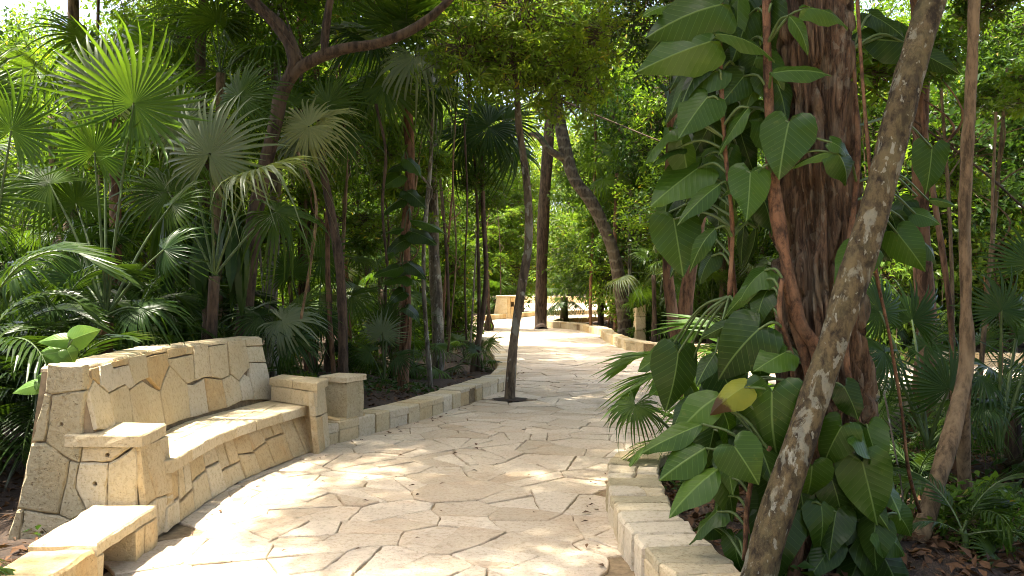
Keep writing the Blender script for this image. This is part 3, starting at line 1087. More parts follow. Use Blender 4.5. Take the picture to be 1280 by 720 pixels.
    V, Fc = stone([(-2.86, 5.70), (-2.80, 5.50), (-2.30, 5.48), (-2.335, 5.95), (-2.82, 6.02)], flat, 0.608, 0.685, 0.010, 0.08, 0.006, 0.004, g=g)
    put("armrest_slab", V, Fc, cut, arm)

    # far armrest
    fa = [(-1.89, 8.46), (-1.90, 8.93), (-2.43, 9.28), (-2.46, 8.98)]
    arm2 = solid("armrest", [[(p[0], p[1], z) for p in shrink(fa, ins)] for z, ins in ((-0.05, 0.02), (0.60, 0.04))], M['orange'])
    c0, c1 = np.array(fa[0]), np.array(fa[3])

    def minn(u, v, h):
        d = (c1 - c0) / np.hypot(*(c1 - c0))
        n = np.array([-d[1], d[0]]) * -1
        n = n if n[1] < 0 else -n
        p = c0 + d * u + n * (h + 0.005)
        return (p[0], p[1], v)
    Li = float(np.hypot(*(c1 - c0)))
    for poly in ([(0.02, 0.45), (0.20, 0.45), (0.22, 0.605), (0.02, 0.605)], [(0.20, 0.45), (Li, 0.45), (Li, 0.605), (0.22, 0.605)]):
        V, Fc = stone(shrink(poly, 0.003), minn, -0.04, 0.0, 0.007, 0.08, 0.004, g=g)
        put("stone", V, Fc, cut, arm2)

    def mfr(u, v, h):
        x = -1.86 - v * 0.09 + h
        return (x + (u - 8.44) * 0.02, u, v)
    for poly in ([(8.46, 0.0), (8.72, 0.0), (8.70, 0.34), (8.46, 0.36)], [(8.72, 0.0), (8.93, 0.0), (8.93, 0.34), (8.70, 0.34)], [(8.46, 0.36), (8.70, 0.34), (8.93, 0.34), (8.93, 0.605), (8.46, 0.605)]):
        V, Fc = stone(shrink(poly, 0.003), mfr, -0.05, 0.008, 0.008, 0.08, 0.004, g=g)
        put("stone", V, Fc, orange if g.random() < 0.5 else cut, arm2)
    for poly in ([(-1.865, 8.41), (-1.865, 8.92), (-2.15, 9.13), (-2.17, 8.70)], [(-2.15, 9.13), (-2.44, 9.34), (-2.48, 8.98), (-2.17, 8.70)]):
        V, Fc = stone(shrink(poly, 0.003), flat, 0.608, 0.685, 0.010, 0.08, 0.006, 0.004, g=g)
        put("armrest_slab", V, Fc, cut, arm2)

    # seat: core, riser stones, slabs
    secs = []
    for i in range(21):
        t = i / 20
        n = out_n(bB, t)
        b0, f0, j0 = bB(t) - n * 0.035, bF(t) - n * 0.08, bJ(t)
        secs.append([(b0[0], b0[1], -0.05), (f0[0], f0[1], 0.36), (j0[0], j0[1], 0.36), (j0[0], j0[1], -0.05)])
    riser = solid("riser", secs, M['mortar'])
    RL = 3.35

    def mris(u, v, h):
        t = min(1, max(0, 0.07 + 0.93 * u / RL))
        n = out_n(bB, t)
        f = v / 0.36
        p = bB(t) * (1 - f) + (bF(t) - n * 0.05) * f + n * h
        return (p[0], p[1], v)
    for q in ashlar(RL, 0.356, g):
        V, Fc = stone(q, mris, -0.04, g.uniform(-0.004, 0.008), 0.008, 0.09, 0.005, g=g)
        put("stone", V, Fc, orange if g.random() < 0.62 else cut, riser)
    seat = bpy.data.objects.new("seat", None)
    COL.objects.link(seat)
    seat.parent = root

    def mseat(u, v, h):
        t = min(1, max(0, 0.0 + u / BL))
        a, b = bF(t), bJ(t)
        d = b - a
        p = a + d * (v / 0.55)
        return (p[0], p[1], h)
    u = 0.20
    while u < BL - 0.03:
        u1 = u + g.uniform(0.28, 0.6)
        if BL - u1 < 0.2:
            u1 = BL
        f1, f2 = g.uniform(0.2, 0.36), g.uniform(0.2, 0.36)
        k = g.uniform(-0.05, 0.05)
        quads = [[(u, -0.02), (u1, -0.02), (u1, f1), (u, f2)]]
        mid = (u + u1) / 2 + g.uniform(-0.08, 0.08)
        fm = (f1 + f2) / 2
        if g.random() < 0.5:
            quads += [[(u, f2), (mid, fm), (mid + k, 0.57), (u, 0.57)], [(mid, fm), (u1, f1), (u1, 0.57), (mid + k, 0.57)]]
        else:
            quads += [[(u, f2), (u1, f1), (u1, 0.57), (u, 0.57)]]
        dz = g.uniform(-0.004, 0.004)
        for q in quads:
            V, Fc = stone(shrink(q, 0.0045), mseat, 0.364, 0.45 + dz + g.uniform(-0.002, 0.002), 0.010, 0.09, 0.005, g=g)
            put("seat_slab", V, Fc, cut, seat)
        u = u1
    return root


build_bench()


def box_stone(name, parent, poly, z0, z1, mat, g, bev=0.012, rough=0.008, mid=0.006):
    V, Fc = stone(poly, lambda u, v, h: (u, v, h), z0, z1, bev, 0.09, rough, mid, g=g)
    return put(name, V, Fc, mat, parent)


def build_small_stonework():
    g = random.Random(77)
    # end of the kerb in front of the bench: a slab bridging an opening
    r = thing("stone_culvert", (-2.35, 5.0, 0), "sunlit stone slab bridging a dark drain opening at the bench's near end", "culvert")
    box_stone("slab", r, [(-2.19, 4.64), (-2.205, 5.46), (-2.60, 5.47), (-2.54, 4.62)], 0.185, 0.252, cut, g)
    box_stone("support_block", r, [(-2.20, 5.14), (-2.21, 5.30), (-2.56, 5.31), (-2.56, 5.14)], -0.06, 0.18, orange, g)
    box_stone("support_block", r, [(-2.205, 5.306), (-2.215, 5.49), (-2.56, 5.49), (-2.56, 5.306)], -0.06, 0.18, orange, g)
    box_stone("support_block", r, [(-2.20, 4.66), (-2.20, 4.74), (-2.52, 4.74), (-2.52, 4.66)], -0.06, 0.18, cut, g)
    box_stone("back_block", r, [(-2.44, 4.75), (-2.44, 5.13), (-2.58, 5.13), (-2.58, 4.75)], -0.06, 0.18, orange, g)
    # pillar beyond the far armrest, standing on the kerb
    r = thing("stone_pillar", (-1.9, 9.5, 0.21), "short pitted stone pillar with flat cap beside the bench's far armrest", "pillar")
    d = np.array([0.39, 0.92])
    nl = np.array([-0.92, 0.39])
    c = np.array([-1.745, 9.28])

    def q(a0, a1, b0, b1):
        return [tuple(c + d * a + nl * b) for a, b in ((a0, b0), (a1, b0), (a1, b1), (a0, b1))]
    box_stone("shaft", r, q(0, 0.32, 0, 0.3), 0.21, 0.60, M['rough'], g, 0.006, 0.006, 0.012)
    box_stone("cap", r, q(-0.03, 0.35, -0.025, 0.33), 0.603, 0.665, cut, g, 0.012, 0.006, 0.006)
    box_stone("plinth", r, q(-0.12, 0.36, 0.005, 0.32), 0.205, 0.235, orange, g)
    # far bench seen end-on
    r = thing("stone_bench", (-0.4, 46, 0), "distant stone bench seen end-on at the bend of the path", "bench")

    def mend(u, v, h):
        return (u, 46 - h, v)
    for poly, d0, mt in (([(-0.98, 0.0), (-0.25, 0.0), (-0.25, 1.1), (-0.80, 1.1)], 2.6, cut), ([(-0.245, 0.0), (-0.08, 0.0), (-0.08, 1.1), (-0.245, 1.1)], 0.4, orange), ([(0.11, 0.0), (0.22, 0.0), (0.19, 1.1), (0.11, 1.1)], 0.4, orange), ([(-0.075, 0.0), (0.105, 0.0), (0.105, 0.62), (-0.075, 0.62)], 0.4, orange), ([(-0.075, 0.88), (0.105, 0.88), (0.105, 1.1), (-0.075, 1.1)], 0.4, orange), ([(-0.075, 0.62), (0.105, 0.62), (0.105, 0.88), (-0.075, 0.88)], 0.1, M['mortar'])):
        V, Fc = stone(poly, mend, -2.6, 0.0 if d0 > 0.1 else -0.3, 0.015, 0.3, 0.01, g=g)
        put("stone", V, [f[::-1] for f in Fc], mt, r)
    V, Fc = stone([(-0.84, 1.105), (0.24, 1.105), (0.24, 1.2), (-0.84, 1.2)], mend, -2.62, 0.03, 0.015, 0.3, 0.01, g=g)
    put("cap_stone", V, [f[::-1] for f in Fc], cut, r)
    # end slab of another seat behind the S-shaped kerb
    r = thing("stone_seat_end", (3.75, 24.8, 0), "narrow upright pale stone slab beside the bent ringed trunk", "slab")

    def mend2(u, v, h):
        return (u, 24.6 - h, v)
    for z0, z1 in ((0.0, 0.42), (0.425, 0.8), (0.805, 1.16)):
        V, Fc = stone(shrink([(3.46, z0), (3.74, z0), (3.74, z1), (3.46, z1 - (0.12 if z1 > 1 else 0))], 0.004), mend2, -0.5, 0.0, 0.015, 0.2, 0.01, g=g)
        put("stone", V, [f[::-1] for f in Fc], cut, r)


build_small_stonework()

# ------------------------------------------------------------------ leaf meshes
def vnoise(p, seed):
    """value noise on (n,3) points"""
    q = np.floor(p).astype(np.int64)
    f = p - q
    f = f * f * (3 - 2 * f)

    def hsh(a, b, c):
        h = (a * 374761393 + b * 668265263 + c * 2147483647 + seed * 1274126177) & 0xffffffff
        h = ((h ^ (h >> 13)) * 1274126177) & 0xffffffff
        return ((h ^ (h >> 16)) & 0xffff) / 65535.0
    r = 0
    for i in (0, 1):
        for j in (0, 1):
            for k in (0, 1):
                w = (f[:, 0] if i else 1 - f[:, 0]) * (f[:, 1] if j else 1 - f[:, 1]) * (f[:, 2] if k else 1 - f[:, 2])
                r = r + w * hsh(q[:, 0] + i, q[:, 1] + j, q[:, 2] + k)
    return r


UP = Vector((0, 0, 1))


def frame(x, nrm, loc, s=1.0):
    """matrix with local X along x, local Z close to nrm"""
    X = Vector(x).normalized()
    N = Vector(nrm)
    N = N - X * N.dot(X)
    if N.length < 1e-4:
        N = Vector((0.3, -0.8, 0.5)) - X * Vector((0.3, -0.8, 0.5)).dot(X)
    N.normalize()
    Y = N.cross(X)
    m = Matrix((X, Y, N)).transposed().to_4x4()
    m = Matrix.Translation(loc) @ m @ Matrix.Scale(s, 4)
    return m


HEART = [(0.0, 0.0), (-0.10, 0.05), (-0.19, 0.15), (-0.195, 0.28), (-0.11, 0.385), (0.06, 0.44), (0.27, 0.425), (0.48, 0.345), (0.68, 0.225), (0.85, 0.105), (1.0, 0.0)]
OVATE = [(0.0, 0.0), (0.03, 0.07), (0.12, 0.17), (0.26, 0.235), (0.42, 0.25), (0.60, 0.205), (0.78, 0.12), (0.90, 0.055), (1.0, 0.0)]
STRAP = [(0.0, 0.012), (0.12, 0.03), (0.28, 0.065), (0.45, 0.085), (0.62, 0.085), (0.78, 0.062), (0.90, 0.03), (1.0, 0.0)]


def leaf_mesh(name, outline, mat, fold=0.25, droop=0.35, wave=0.02, seed=0, twist=0.0, notch=None):
    """one detailed leaf: base at the origin, tip at +X, upper side +Z, length 1"""
    g = random.Random(seed)
    fr = (0.0, 0.28, 0.62, 1.0)
    V, uv, Fc = [], [], []
    n = len(outline)
    ph = g.uniform(0, 6)
    for side in (1, -1):
        base = len(V)
        for k, (x, y) in enumerate(outline):
            mx = min(1.0, max(0.0, x * 0.92 + 0.06 if x > 0 else 0.0))
            if k == 0:
                mx = 0.0
            if k == n - 1:
                mx = x
            for f in fr:
                px = mx + (x - mx) * f
                py = y * f * side
                xx = max(px, 0)
                z = -droop * xx * xx - fold * abs(py) * (0.6 + 0.9 * abs(py)) + 0.10 * xx
                z += wave * f * f * math.sin(k * 1.9 + ph + side)
                if px < 0:
                    z -= 0.25 * px * px * 4 - 0.02
                z += twist * py * px
                V.append((px * (1 - 0.12 * droop * xx), py, z))
                uv.append((px, py))
        m = len(fr)
        for k in range(n - 1):
            for j in range(m - 1):
                q = (base + k * m + j, base + (k + 1) * m + j, base + (k + 1) * m + j + 1, base + k * m + j + 1)
                Fc.append(q if side < 0 else q[::-1])
    me = np_mesh(name, V, Fc, mat, smooth=True, uv=uv)
    return me


def many_leaves(pos, axis, nrm, L, W, droop=0.2, fold=0.2, k=0.45):
    """vectorised small leaves: two quads each, folded along the midrib"""
    n = len(pos)
    axis = axis / (np.linalg.norm(axis, axis=1)[:, None] + 1e-9)
    nrm = nrm - axis * (nrm * axis).sum(1)[:, None]
    nrm /= np.linalg.norm(nrm, axis=1)[:, None] + 1e-9
    sd_ = np.cross(nrm, axis)
    L = L[:, None]
    W = W[:, None]
    v0 = pos
    v1 = pos + axis * L * k + sd_ * W * 0.5 + nrm * W * fold
    v2 = pos + axis * L * 0.5 - nrm * L * droop * 0.2
    v3 = pos + axis * L * k - sd_ * W * 0.5 + nrm * W * fold
    v4 = pos + axis * L - nrm * L * droop
    V = np.stack([v0, v1, v2, v3, v4], 1).reshape(-1, 3)
    b = np.arange(n)[:, None] * 5
    Fc = np.concatenate([b + np.array([[0, 2, 4, 1]]), b + np.array([[0, 3, 4, 2]])], 0)
    return V, Fc


def crown_mesh(name, mat, seed, rx=1.3, rz=1.0, clumps=110, per=32, L=0.10, W=0.045, rosette=False, spread=0.20):
    """a piece of a crown: twigs ending in clumps of leaves, gaps between the clumps"""
    g = np.random.default_rng(seed)
    d = g.normal(size=(clumps, 3))
    d /= np.linalg.norm(d, axis=1)[:, None]
    r = g.uniform(0.15, 1.0, clumps) ** 0.5
    c = d * r[:, None] * np.array([rx, rx, rz])
    c *= 1 + 0.25 * np.sin(3 * d[:, :1] + seed) * np.cos(2.3 * d[:, 1:2] + seed)
    tw = c / (np.linalg.norm(c, axis=1)[:, None] + 1e-6) * 0.8 + g.normal(size=c.shape) * 0.45 + np.array([0, 0, 0.15])
    tw /= np.linalg.norm(tw, axis=1)[:, None]
    n = clumps * per
    ci = np.repeat(np.arange(clumps), per)
    if rosette:
        # whorls of narrow leaves at the twig ends
        s = g.choice([0.0, -0.07, -0.15], n, p=[0.6, 0.25, 0.15])
        pos = c[ci] + tw[ci] * s[:, None] + g.normal(size=(n, 3)) * 0.008
        rad = g.normal(size=(n, 3))
        rad -= tw[ci] * (rad * tw[ci]).sum(1)[:, None]
        rad /= np.linalg.norm(rad, axis=1)[:, None]
        ax = rad + tw[ci] * g.uniform(0.1, 0.7, (n, 1)) + np.array([0, 0, 0.08])
        nr = tw[ci] + np.array([0, 0, 0.6]) + g.normal(size=(n, 3)) * 0.2
    else:
        pos = c[ci] + tw[ci] * g.uniform(-spread * 1.3, spread * 0.8, (n, 1)) + g.normal(size=(n, 3)) * np.array([spread, spread, spread * 0.55]) * 0.55
        ax = tw[ci] * 0.5 + g.normal(size=(n, 3)) * 0.7 + np.array([0, 0, -0.25])
        nr = np.array([0, 0, 1.0]) + g.normal(size=(n, 3)) * 0.5
    Ls = L * g.uniform(0.65, 1.3, n)
    V, Fc = many_leaves(pos, ax, nr, Ls, Ls * (W / L) * g.uniform(0.8, 1.2, n), g.uniform(0.1, 0.35), 0.18)
    fm = np.zeros(len(Fc), dtype=int)
    # twigs
    tv, tf = [], []
    k = len(V)
    for i in range(clumps):
        a = c[i] * 0.25 + g.normal(size=3) * 0.1
        m = (a + c[i]) / 2 + g.normal(size=3) * 0.08
        b = c[i] + tw[i] * 0.02
        for p, q, r0, r1 in ((a, m, 0.011, 0.007), (m, b, 0.007, 0.003)):
            ax_ = (q - p) / (np.linalg.norm(q - p) + 1e-9)
            u = np.cross(ax_, [0.3, 0.2, 0.9])
            u /= np.linalg.norm(u) + 1e-9
            w = np.cross(ax_, u)
            for (cc, rr) in ((p, r0), (q, r1)):
                for h in range(3):
                    th = h * 2.0944
                    tv.append(cc + (u * math.cos(th) + w * math.sin(th)) * rr)
            for h in range(3):
                h2 = (h + 1) % 3
                tf.append((k + h, k + h2, k + 3 + h2, k + 3 + h))
            k += 6
    V = np.vstack([V, np.array(tv)])
    Fc = np.vstack([Fc, np.array(tf)])
    fm = np.concatenate([fm, np.ones(len(tf), dtype=int)])
    return np_mesh(name, V, Fc, [mat, M['twig']], fmat=fm)


CROWN = {
    'a': [crown_mesh("broad_crown", M['leaf_a'], 101, 1.35, 1.05, 120, 34, 0.11, 0.05), crown_mesh("broad_crown", M['leaf_a'], 102, 1.2, 1.2, 110, 34, 0.12, 0.055)],
    'b': [crown_mesh("bright_crown", M['leaf_b'], 103, 1.35, 1.0, 120, 34, 0.10, 0.045), crown_mesh("bright_crown", M['leaf_b'], 104, 1.2, 1.2, 110, 34, 0.11, 0.045)],
    'c': [crown_mesh("dark_crown", M['leaf_c'], 105, 1.3, 1.1, 120, 34, 0.11, 0.05), crown_mesh("dark_crown", M['leaf_c'], 106, 1.2, 1.2, 110, 34, 0.09, 0.04)],
    'd': [crown_mesh("lime_crown", M['leaf_d'], 107, 1.3, 1.1, 120, 34, 0.10, 0.045), crown_mesh("lime_crown", M['leaf_d'], 108, 1.3, 1.1, 130, 34, 0.10, 0.05)],
    'r': [crown_mesh("whorled_crown", M['leaf_d'], 109, 1.1, 0.85, 130, 15, 0.17, 0.032, True), crown_mesh("whorled_crown", M['leaf_d'], 110, 1.0, 0.8, 120, 15, 0.18, 0.034, True)],
    'o': [crown_mesh("open_crown", M['leaf_a'], 111, 1.4, 1.0, 60, 30, 0.12, 0.055, spread=0.17), crown_mesh("open_crown", M['leaf_b'], 112, 1.4, 1.0, 55, 30, 0.12, 0.055, spread=0.17)],
}
SHRUB = {
    'a': crown_mesh("shrub_leaves", M['leaf_a'], 121, 0.5, 0.42, 50, 22, 0.12, 0.055, spread=0.12),
    'c': crown_mesh("shrub_leaves", M['leaf_c'], 122, 0.5, 0.42, 55, 22, 0.11, 0.045, spread=0.12),
    'b': crown_mesh("shrub_leaves", M['leaf_b'], 123, 0.5, 0.42, 50, 22, 0.11, 0.045, spread=0.12),
    'r': crown_mesh("shrub_leaves", M['leaf_b'], 124, 0.5, 0.4, 45, 14, 0.20, 0.035, True),
}


# ------------------------------------------------------------------ palm blades
def fan_blade(name, mat, seed, nseg=38, spread=158, droop=0.25, limp=0.15, cup=0.25, fuse=0.45, tip_cut=0.0):
    """pleated round blade, hub at the origin, longest segments along +X, radius 1"""
    g = random.Random(seed)
    V, Fc = [], []
    da = 2 * math.radians(spread) / nseg
    for i in range(nseg):
        ph = -math.radians(spread) + (i + 0.5) * da
        k = abs(ph) / math.radians(spread)
        R = (1.0 - 0.22 * k ** 2) * (g.uniform(0.90, 1.05) if g.random() > 0.08 else g.uniform(0.62, 0.85))
        dr = droop * g.uniform(0.7, 1.3) + limp * (g.random() ** 3) * 2.6 + (g.uniform(0.5, 1.3) if g.random() < 0.07 + 0.12 * k else 0) + 0.12 * k
        st = []
        wj = g.uniform(-0.05, 0.05)
        for f, wv in ((0.02, 1.0), (0.25, 1.0), (fuse, 0.98), (0.64, 0.62), (0.82, 0.36), (1.0, 0.04)):
            r = R * f
            ha = da * 0.5 * wv * (1.0 if f <= fuse else fuse / f * 1.1)
            z = -dr * max(0, f - 0.35) ** 2 * 1.6 * R - cup * abs(math.sin(ph)) ** 1.5 * r * 0.6 + 0.05 * r
            hang = max(0, f - 0.62) ** 2 * dr * 1.5
            r2 = r - hang * 0.5
            pl = 0.30 * ha * r
            st.append(((r2, ph + wj * f - ha, z - hang + pl), (r2, ph + wj * f, z - hang - pl), (r2, ph + wj * f + ha, z - hang + pl)))
        b = len(V)
        for tri in st:
            for (r, a, z) in tri:
                V.append((r * math.cos(a), r * math.sin(a), z))
        for s in range(len(st) - 1):
            for q in range(2):
                Fc.append((b + s * 3 + q, b + (s + 1) * 3 + q, b + (s + 1) * 3 + q + 1, b + s * 3 + q + 1))
    return np_mesh(name, V, np.array(Fc), mat)


FAN = {}
for key in ('fan', 'fan_lime', 'fan_silver', 'fan_pale', 'fan_dark'):
    FAN[key] = [fan_blade("fan_blade", M[key], 200, 36, 150, 0.25, 0.10, 0.15),
                fan_blade("fan_blade", M[key], 201, 42, 165, 0.30, 0.25, 0.28),
                fan_blade("fan_blade", M[key], 202, 32, 135, 0.38, 0.3, 0.5),
                fan_blade("fan_blade", M[key], 203, 38, 155, 0.62, 0.45, 0.4)]


def pinnate_blade(name, mat, seed, npair=20, leaf=0.36, width=0.030, arch=1.0, lift=0.35, fwd=50, hang=0.35):
    """feather frond: starts at the origin, runs along +X rising then arching over, length about 1"""
    g = random.Random(seed)
    m = 22
    pts = [(0.0, 0.0, 0.0)]
    a = lift
    for i in range(1, m):
        a -= arch * 1.9 / m * (0.3 + 1.2 * i / m)
        p = pts[-1]
        pts.append((p[0] + math.cos(a) / m, 0.0, p[2] + math.sin(a) / m))
    V, Fc = tube(pts, [0.011, 0.007, 0.003], 4, m)
    V = [tuple(v) for v in V]
    fm = [1] * len(Fc)
    for k in range(npair):
        t = 0.22 + 0.78 * k / (npair - 1)
        i = min(m - 2, int(t * (m - 1)))
        f = t * (m - 1) - i
        p = Vector(pts[i]).lerp(Vector(pts[i + 1]), f)
        tan = (Vector(pts[i + 1]) - Vector(pts[i])).normalized()
        ll = leaf * math.sin(math.pi * (0.25 + 0.62 * (k / npair))) * g.uniform(0.85, 1.1)
        fa = math.radians(fwd - 25 * (k / npair) + g.uniform(-6, 6))
        for sd_ in (1, -1):
            side = Vector((0, sd_, 0))
            d0 = (tan * math.cos(fa) + side * math.sin(fa) + Vector((0, 0, 0.12))).normalized()
            b = len(V)
            w = width * g.uniform(0.8, 1.15)
            nrm = d0.cross(tan)
            wd = d0.cross(Vector((0, 0, 1)))
            if wd.length < 1e-3:
                wd = tan.copy()
            wd.normalize()
            for s, ws in ((0.0, 0.25), (0.3, 1.0), (0.65, 0.75), (1.0, 0.03)):
                q = p + d0 * ll * s + Vector((0, 0, -hang * ll * s * s * g.uniform(0.8, 1.2)))
                V.append(tuple(q + wd * w * ws * 0.5 * 1.0 + Vector((0, 0, w * ws * 0.18))))
                V.append(tuple(q))
                V.append(tuple(q - wd * w * ws * 0.5 * 1.0 + Vector((0, 0, w * ws * 0.18))))
            for s in range(3):
                for q2 in range(2):
                    Fc.append((b + s * 3 + q2, b + s * 3 + q2 + 1, b + (s + 1) * 3 + q2 + 1, b + (s + 1) * 3 + q2))
                    fm.append(0)
    return np_mesh(name, V, Fc, [mat, M['stalk']], fmat=fm)


PIN = {'d': [pinnate_blade("feather_frond", M['pinnate'], 301), pinnate_blade("feather_frond", M['pinnate'], 302, 18, 0.40, 0.034, 1.25, 0.45), pinnate_blade("feather_frond", M['pinnate'], 303, 24, 0.32, 0.026, 0.8, 0.25)],
       'l': [pinnate_blade("feather_frond", M['pinnate_l'], 304, 14, 0.42, 0.048, 1.1, 0.4, 45, 0.5), pinnate_blade("feather_frond", M['pinnate_l'], 305, 13, 0.46, 0.052, 1.4, 0.5, 42, 0.6)],
       's': [pinnate_blade("feather_frond", M['fan_silver'], 306, 22, 0.34, 0.030, 1.3, 0.4, 62, 0.75), pinnate_blade("feather_frond", M['fan'], 307, 24, 0.36, 0.028, 1.1, 0.4, 60, 0.7)]}


# ------------------------------------------------------------------ plant builders
def loc_of(o):
    b = Vector((0, 0, 0))
    while o is not None:
        b += o.location
        o = o.parent
    return b


def stalk(parent, a, b, r0, r1, sag=0.0, name="petiole", mat=None, host=None):
    """a thin stalk from a to b (world); host = object it is parented to, given as a matrix-placed leaf"""
    a, b = Vector(a), Vector(b)
    mid = a.lerp(b, 0.55) + Vector((0, 0, sag))
    V, Fc = tube([a, mid, b], [r0, (r0 + r1) / 2, r1], 5, 7, cap=False)
    return V, Fc, mat or M['stalk'], name


def frond(root, me, mat_w, stalk_pts=None, r=(0.011, 0.006), label=None):
    """blade of a palm leaf, a part of root; its petiole is its sub-part"""
    base = loc_of(root)
    o = link("frond", me, root, Matrix.Translation(-base) @ mat_w)
    if label:
        o["label"] = label
    if stalk_pts is not None:
        V, Fc = tube(stalk_pts, [r[0], r[1]], 5, 8, cap=False)
        inv = mat_w.inverted()
        V = np.array([tuple(inv @ Vector(v)) for v in V])
        pm = np_mesh("petiole", V, Fc, M['stalk'], smooth=True)
        p = link("petiole", pm, o)
    return o


def trunk(root, pts, radii, mat, sides=9, n=None, wob=0.12, seed=0, name="trunk", extra=(), fine=0.0):
    mb = MB()
    L = sum((Vector(pts[i + 1]) - Vector(pts[i])).length for i in range(len(pts) - 1))
    if fine:
        sides, n = 56, int(L / 0.02)
    V, Fc = tube(pts, radii, sides, n or max(8, int(L / 0.18)), wob, seed)
    if fine:                                     # knobbly bark as real relief
        V = np.asarray(V)
        c = np.repeat(smooth_pts(pts, n), sides, axis=0)
        u = V - c
        u /= np.linalg.norm(u, axis=1)[:, None] + 1e-9
        q = V + 31.7
        h = (vnoise(q * np.array([9, 9, 5.0]), 1) - .5) * 2.2 + (vnoise(q * np.array([26, 26, 13.0]), 2) - .5) * 1.2 + (vnoise(q * np.array([60, 60, 30.0]), 3) - .5) * 0.6
        V = V + u * (h * fine)[:, None]
        sides = 9
    mb.add(V, Fc)
    for (q, rr) in extra:
        V, Fc = tube(q, rr, max(5, sides - 3), max(6, 4 * len(q)), wob, seed + 3)
        mb.add(V, Fc)
    return mb.put(name, mat, root)


def flare(r, k=1.5):
    return [r * k, r * 1.1, r, r * 0.95, r * 0.9, r * 0.8]


def fan_palm(x, y, h, n, mat, label, group=None, seed=0, R=(0.45, 0.62), pl=(0.5, 0.9), bark='bark_dark', rt=0.06, lean=(0, 0), elev=(80, -25), az0=None, azs=360, name="fan_palm"):
    g = random.Random(seed * 13 + 5)
    z0 = gz(x, y)
    root = thing(name, (x, y, z0), label, "palm", group)
    top = Vector((x + lean[0], y + lean[1], z0 + h))
    if h > 0.15:
        mid = Vector((x, y, z0)).lerp(top, 0.5) + Vector((g.uniform(-.06, .06) * h * .4, 0, 0))
        trunk(root, [Vector((x, y, z0 - 0.1)), mid, top], [rt * 1.35, rt, rt * 0.9], M[bark], 8, seed=seed)
    else:
        top = Vector((x, y, z0 + h))
    for i in range(n):
        az = (math.radians(137.5 * i) + g.uniform(-0.25, 0.25)) if az0 is None else math.radians(az0 + (i / max(1, n - 1) - 0.5) * azs + g.uniform(-8, 8))
        f = i / max(1, n - 1)
        el = math.radians(elev[0] + (elev[1] - elev[0]) * f + g.uniform(-8, 8))
        L = g.uniform(*pl)
        d = Vector((math.cos(az) * math.cos(el), math.sin(az) * math.cos(el), math.sin(el)))
        flat = Vector((math.cos(az), math.sin(az), 0))
        hub = top + d * L + Vector((0, 0, -0.18 * L * math.cos(el)))
        mid = top + d * L * 0.55 + Vector((0, 0, 0.02))
        out = (hub - mid).normalized()
        xd = (out + Vector((0, 0, -0.25)) + flat * 0.35).normalized()
        nr = UP * 0.9 + (-flat) * 0.2 if el < 0.9 else -flat + UP * 0.3
        nr = nr + Vector((g.uniform(-.3, .3), g.uniform(-.3, .3), 0))
        k = 0 if f < 0.25 else (1 if f < 0.6 else g.choice((2, 3)))
        key = mat if isinstance(mat, str) else g.choice(mat)
        frond(root, FAN[key][k], frame(xd, nr, hub, g.uniform(*R)), [top, mid, hub], (0.012, 0.007))
    return root


def feather_palm(x, y, n, key, label, group=None, seed=0, L=(0.8, 1.2), h=0.2, rt=0.02, name="feather_palm", elev=(60, 5)):
    g = random.Random(seed * 17 + 3)
    z0 = gz(x, y)
    root = thing(name, (x, y, z0), label, "palm", group)
    top = Vector((x, y, z0 + h))
    trunk(root, [Vector((x, y, z0 - 0.05)), Vector((x + 0.02, y, z0 + h * 0.5)), top], [rt * 1.3, rt, rt], M['stalk'], 6, 5, 0.05, seed, name="stem")
    for i in range(n):
        az = math.radians(137.5 * i) + g.uniform(-0.3, 0.3)
        f = i / max(1, n - 1)
        el = math.radians(elev[0] + (elev[1] - elev[0]) * f + g.uniform(-8, 8))
        d = Vector((math.cos(az) * math.cos(el), math.sin(az) * math.cos(el), math.sin(el)))
        nr = UP - d * UP.dot(d)
        start = top - Vector((0, 0, g.uniform(0, h * 0.35)))
        frond(root, g.choice(PIN[key]), frame(d, nr, start, g.uniform(*L)))
    return root


def leafy_tree(x, y, label, group=None, seed=0, pts=None, radii=None, bark='bark_dark', crowns=(), limbs=True, name="leafy_tree", extra=(), sides=9, cat="tree", fine=0.0):
    """trunk given as world points; crowns = (dx, dy, z, scale, kind)"""
    g = random.Random(seed * 19 + 1)
    z0 = gz(x, y)
    root = thing(name, (x, y, z0), label, cat, group)
    ex = list(extra)
    P3 = [Vector(p) for p in pts]
    tp = P3[-1]
    if limbs:
        for (cx, cyy, cz, s, kd) in crowns:
            c = Vector((cx, cyy, cz))
            cand = [p for p in smooth_pts(P3, 14)[6:] if p[2] < cz + 0.2]
            if not cand:
                cand = [tuple(tp)]
            st = min(cand, key=lambda p: (Vector(p) - c).length + 0.25 * abs(p[2] - (cz - 1.2)))
            st = Vector(st)
            m = st.lerp(c, 0.5) + Vector((g.uniform(-.15, .15), g.uniform(-.15, .15), g.uniform(-0.1, 0.2)))
            r = min(radii) * 0.55
            ex.append(([st, m, c], [r, r * 0.7, r * 0.3]))
    trunk(root, P3, radii, M[bark], sides, seed=seed, extra=ex, fine=fine)
    for (cx, cyy, cz, s, kd) in crowns:
        me = g.choice(CROWN[kd])
        mt = Matrix.Translation(Vector((cx, cyy, cz)) - root.location) @ Matrix.Rotation(g.uniform(0, 6.28), 4, 'Z') @ Matrix.Rotation(g.uniform(-.4, .4), 4, 'X') @ Matrix.Diagonal((s, s, s * g.uniform(0.75, 1.0), 1))
        link("crown", me, root, mt)
    return root


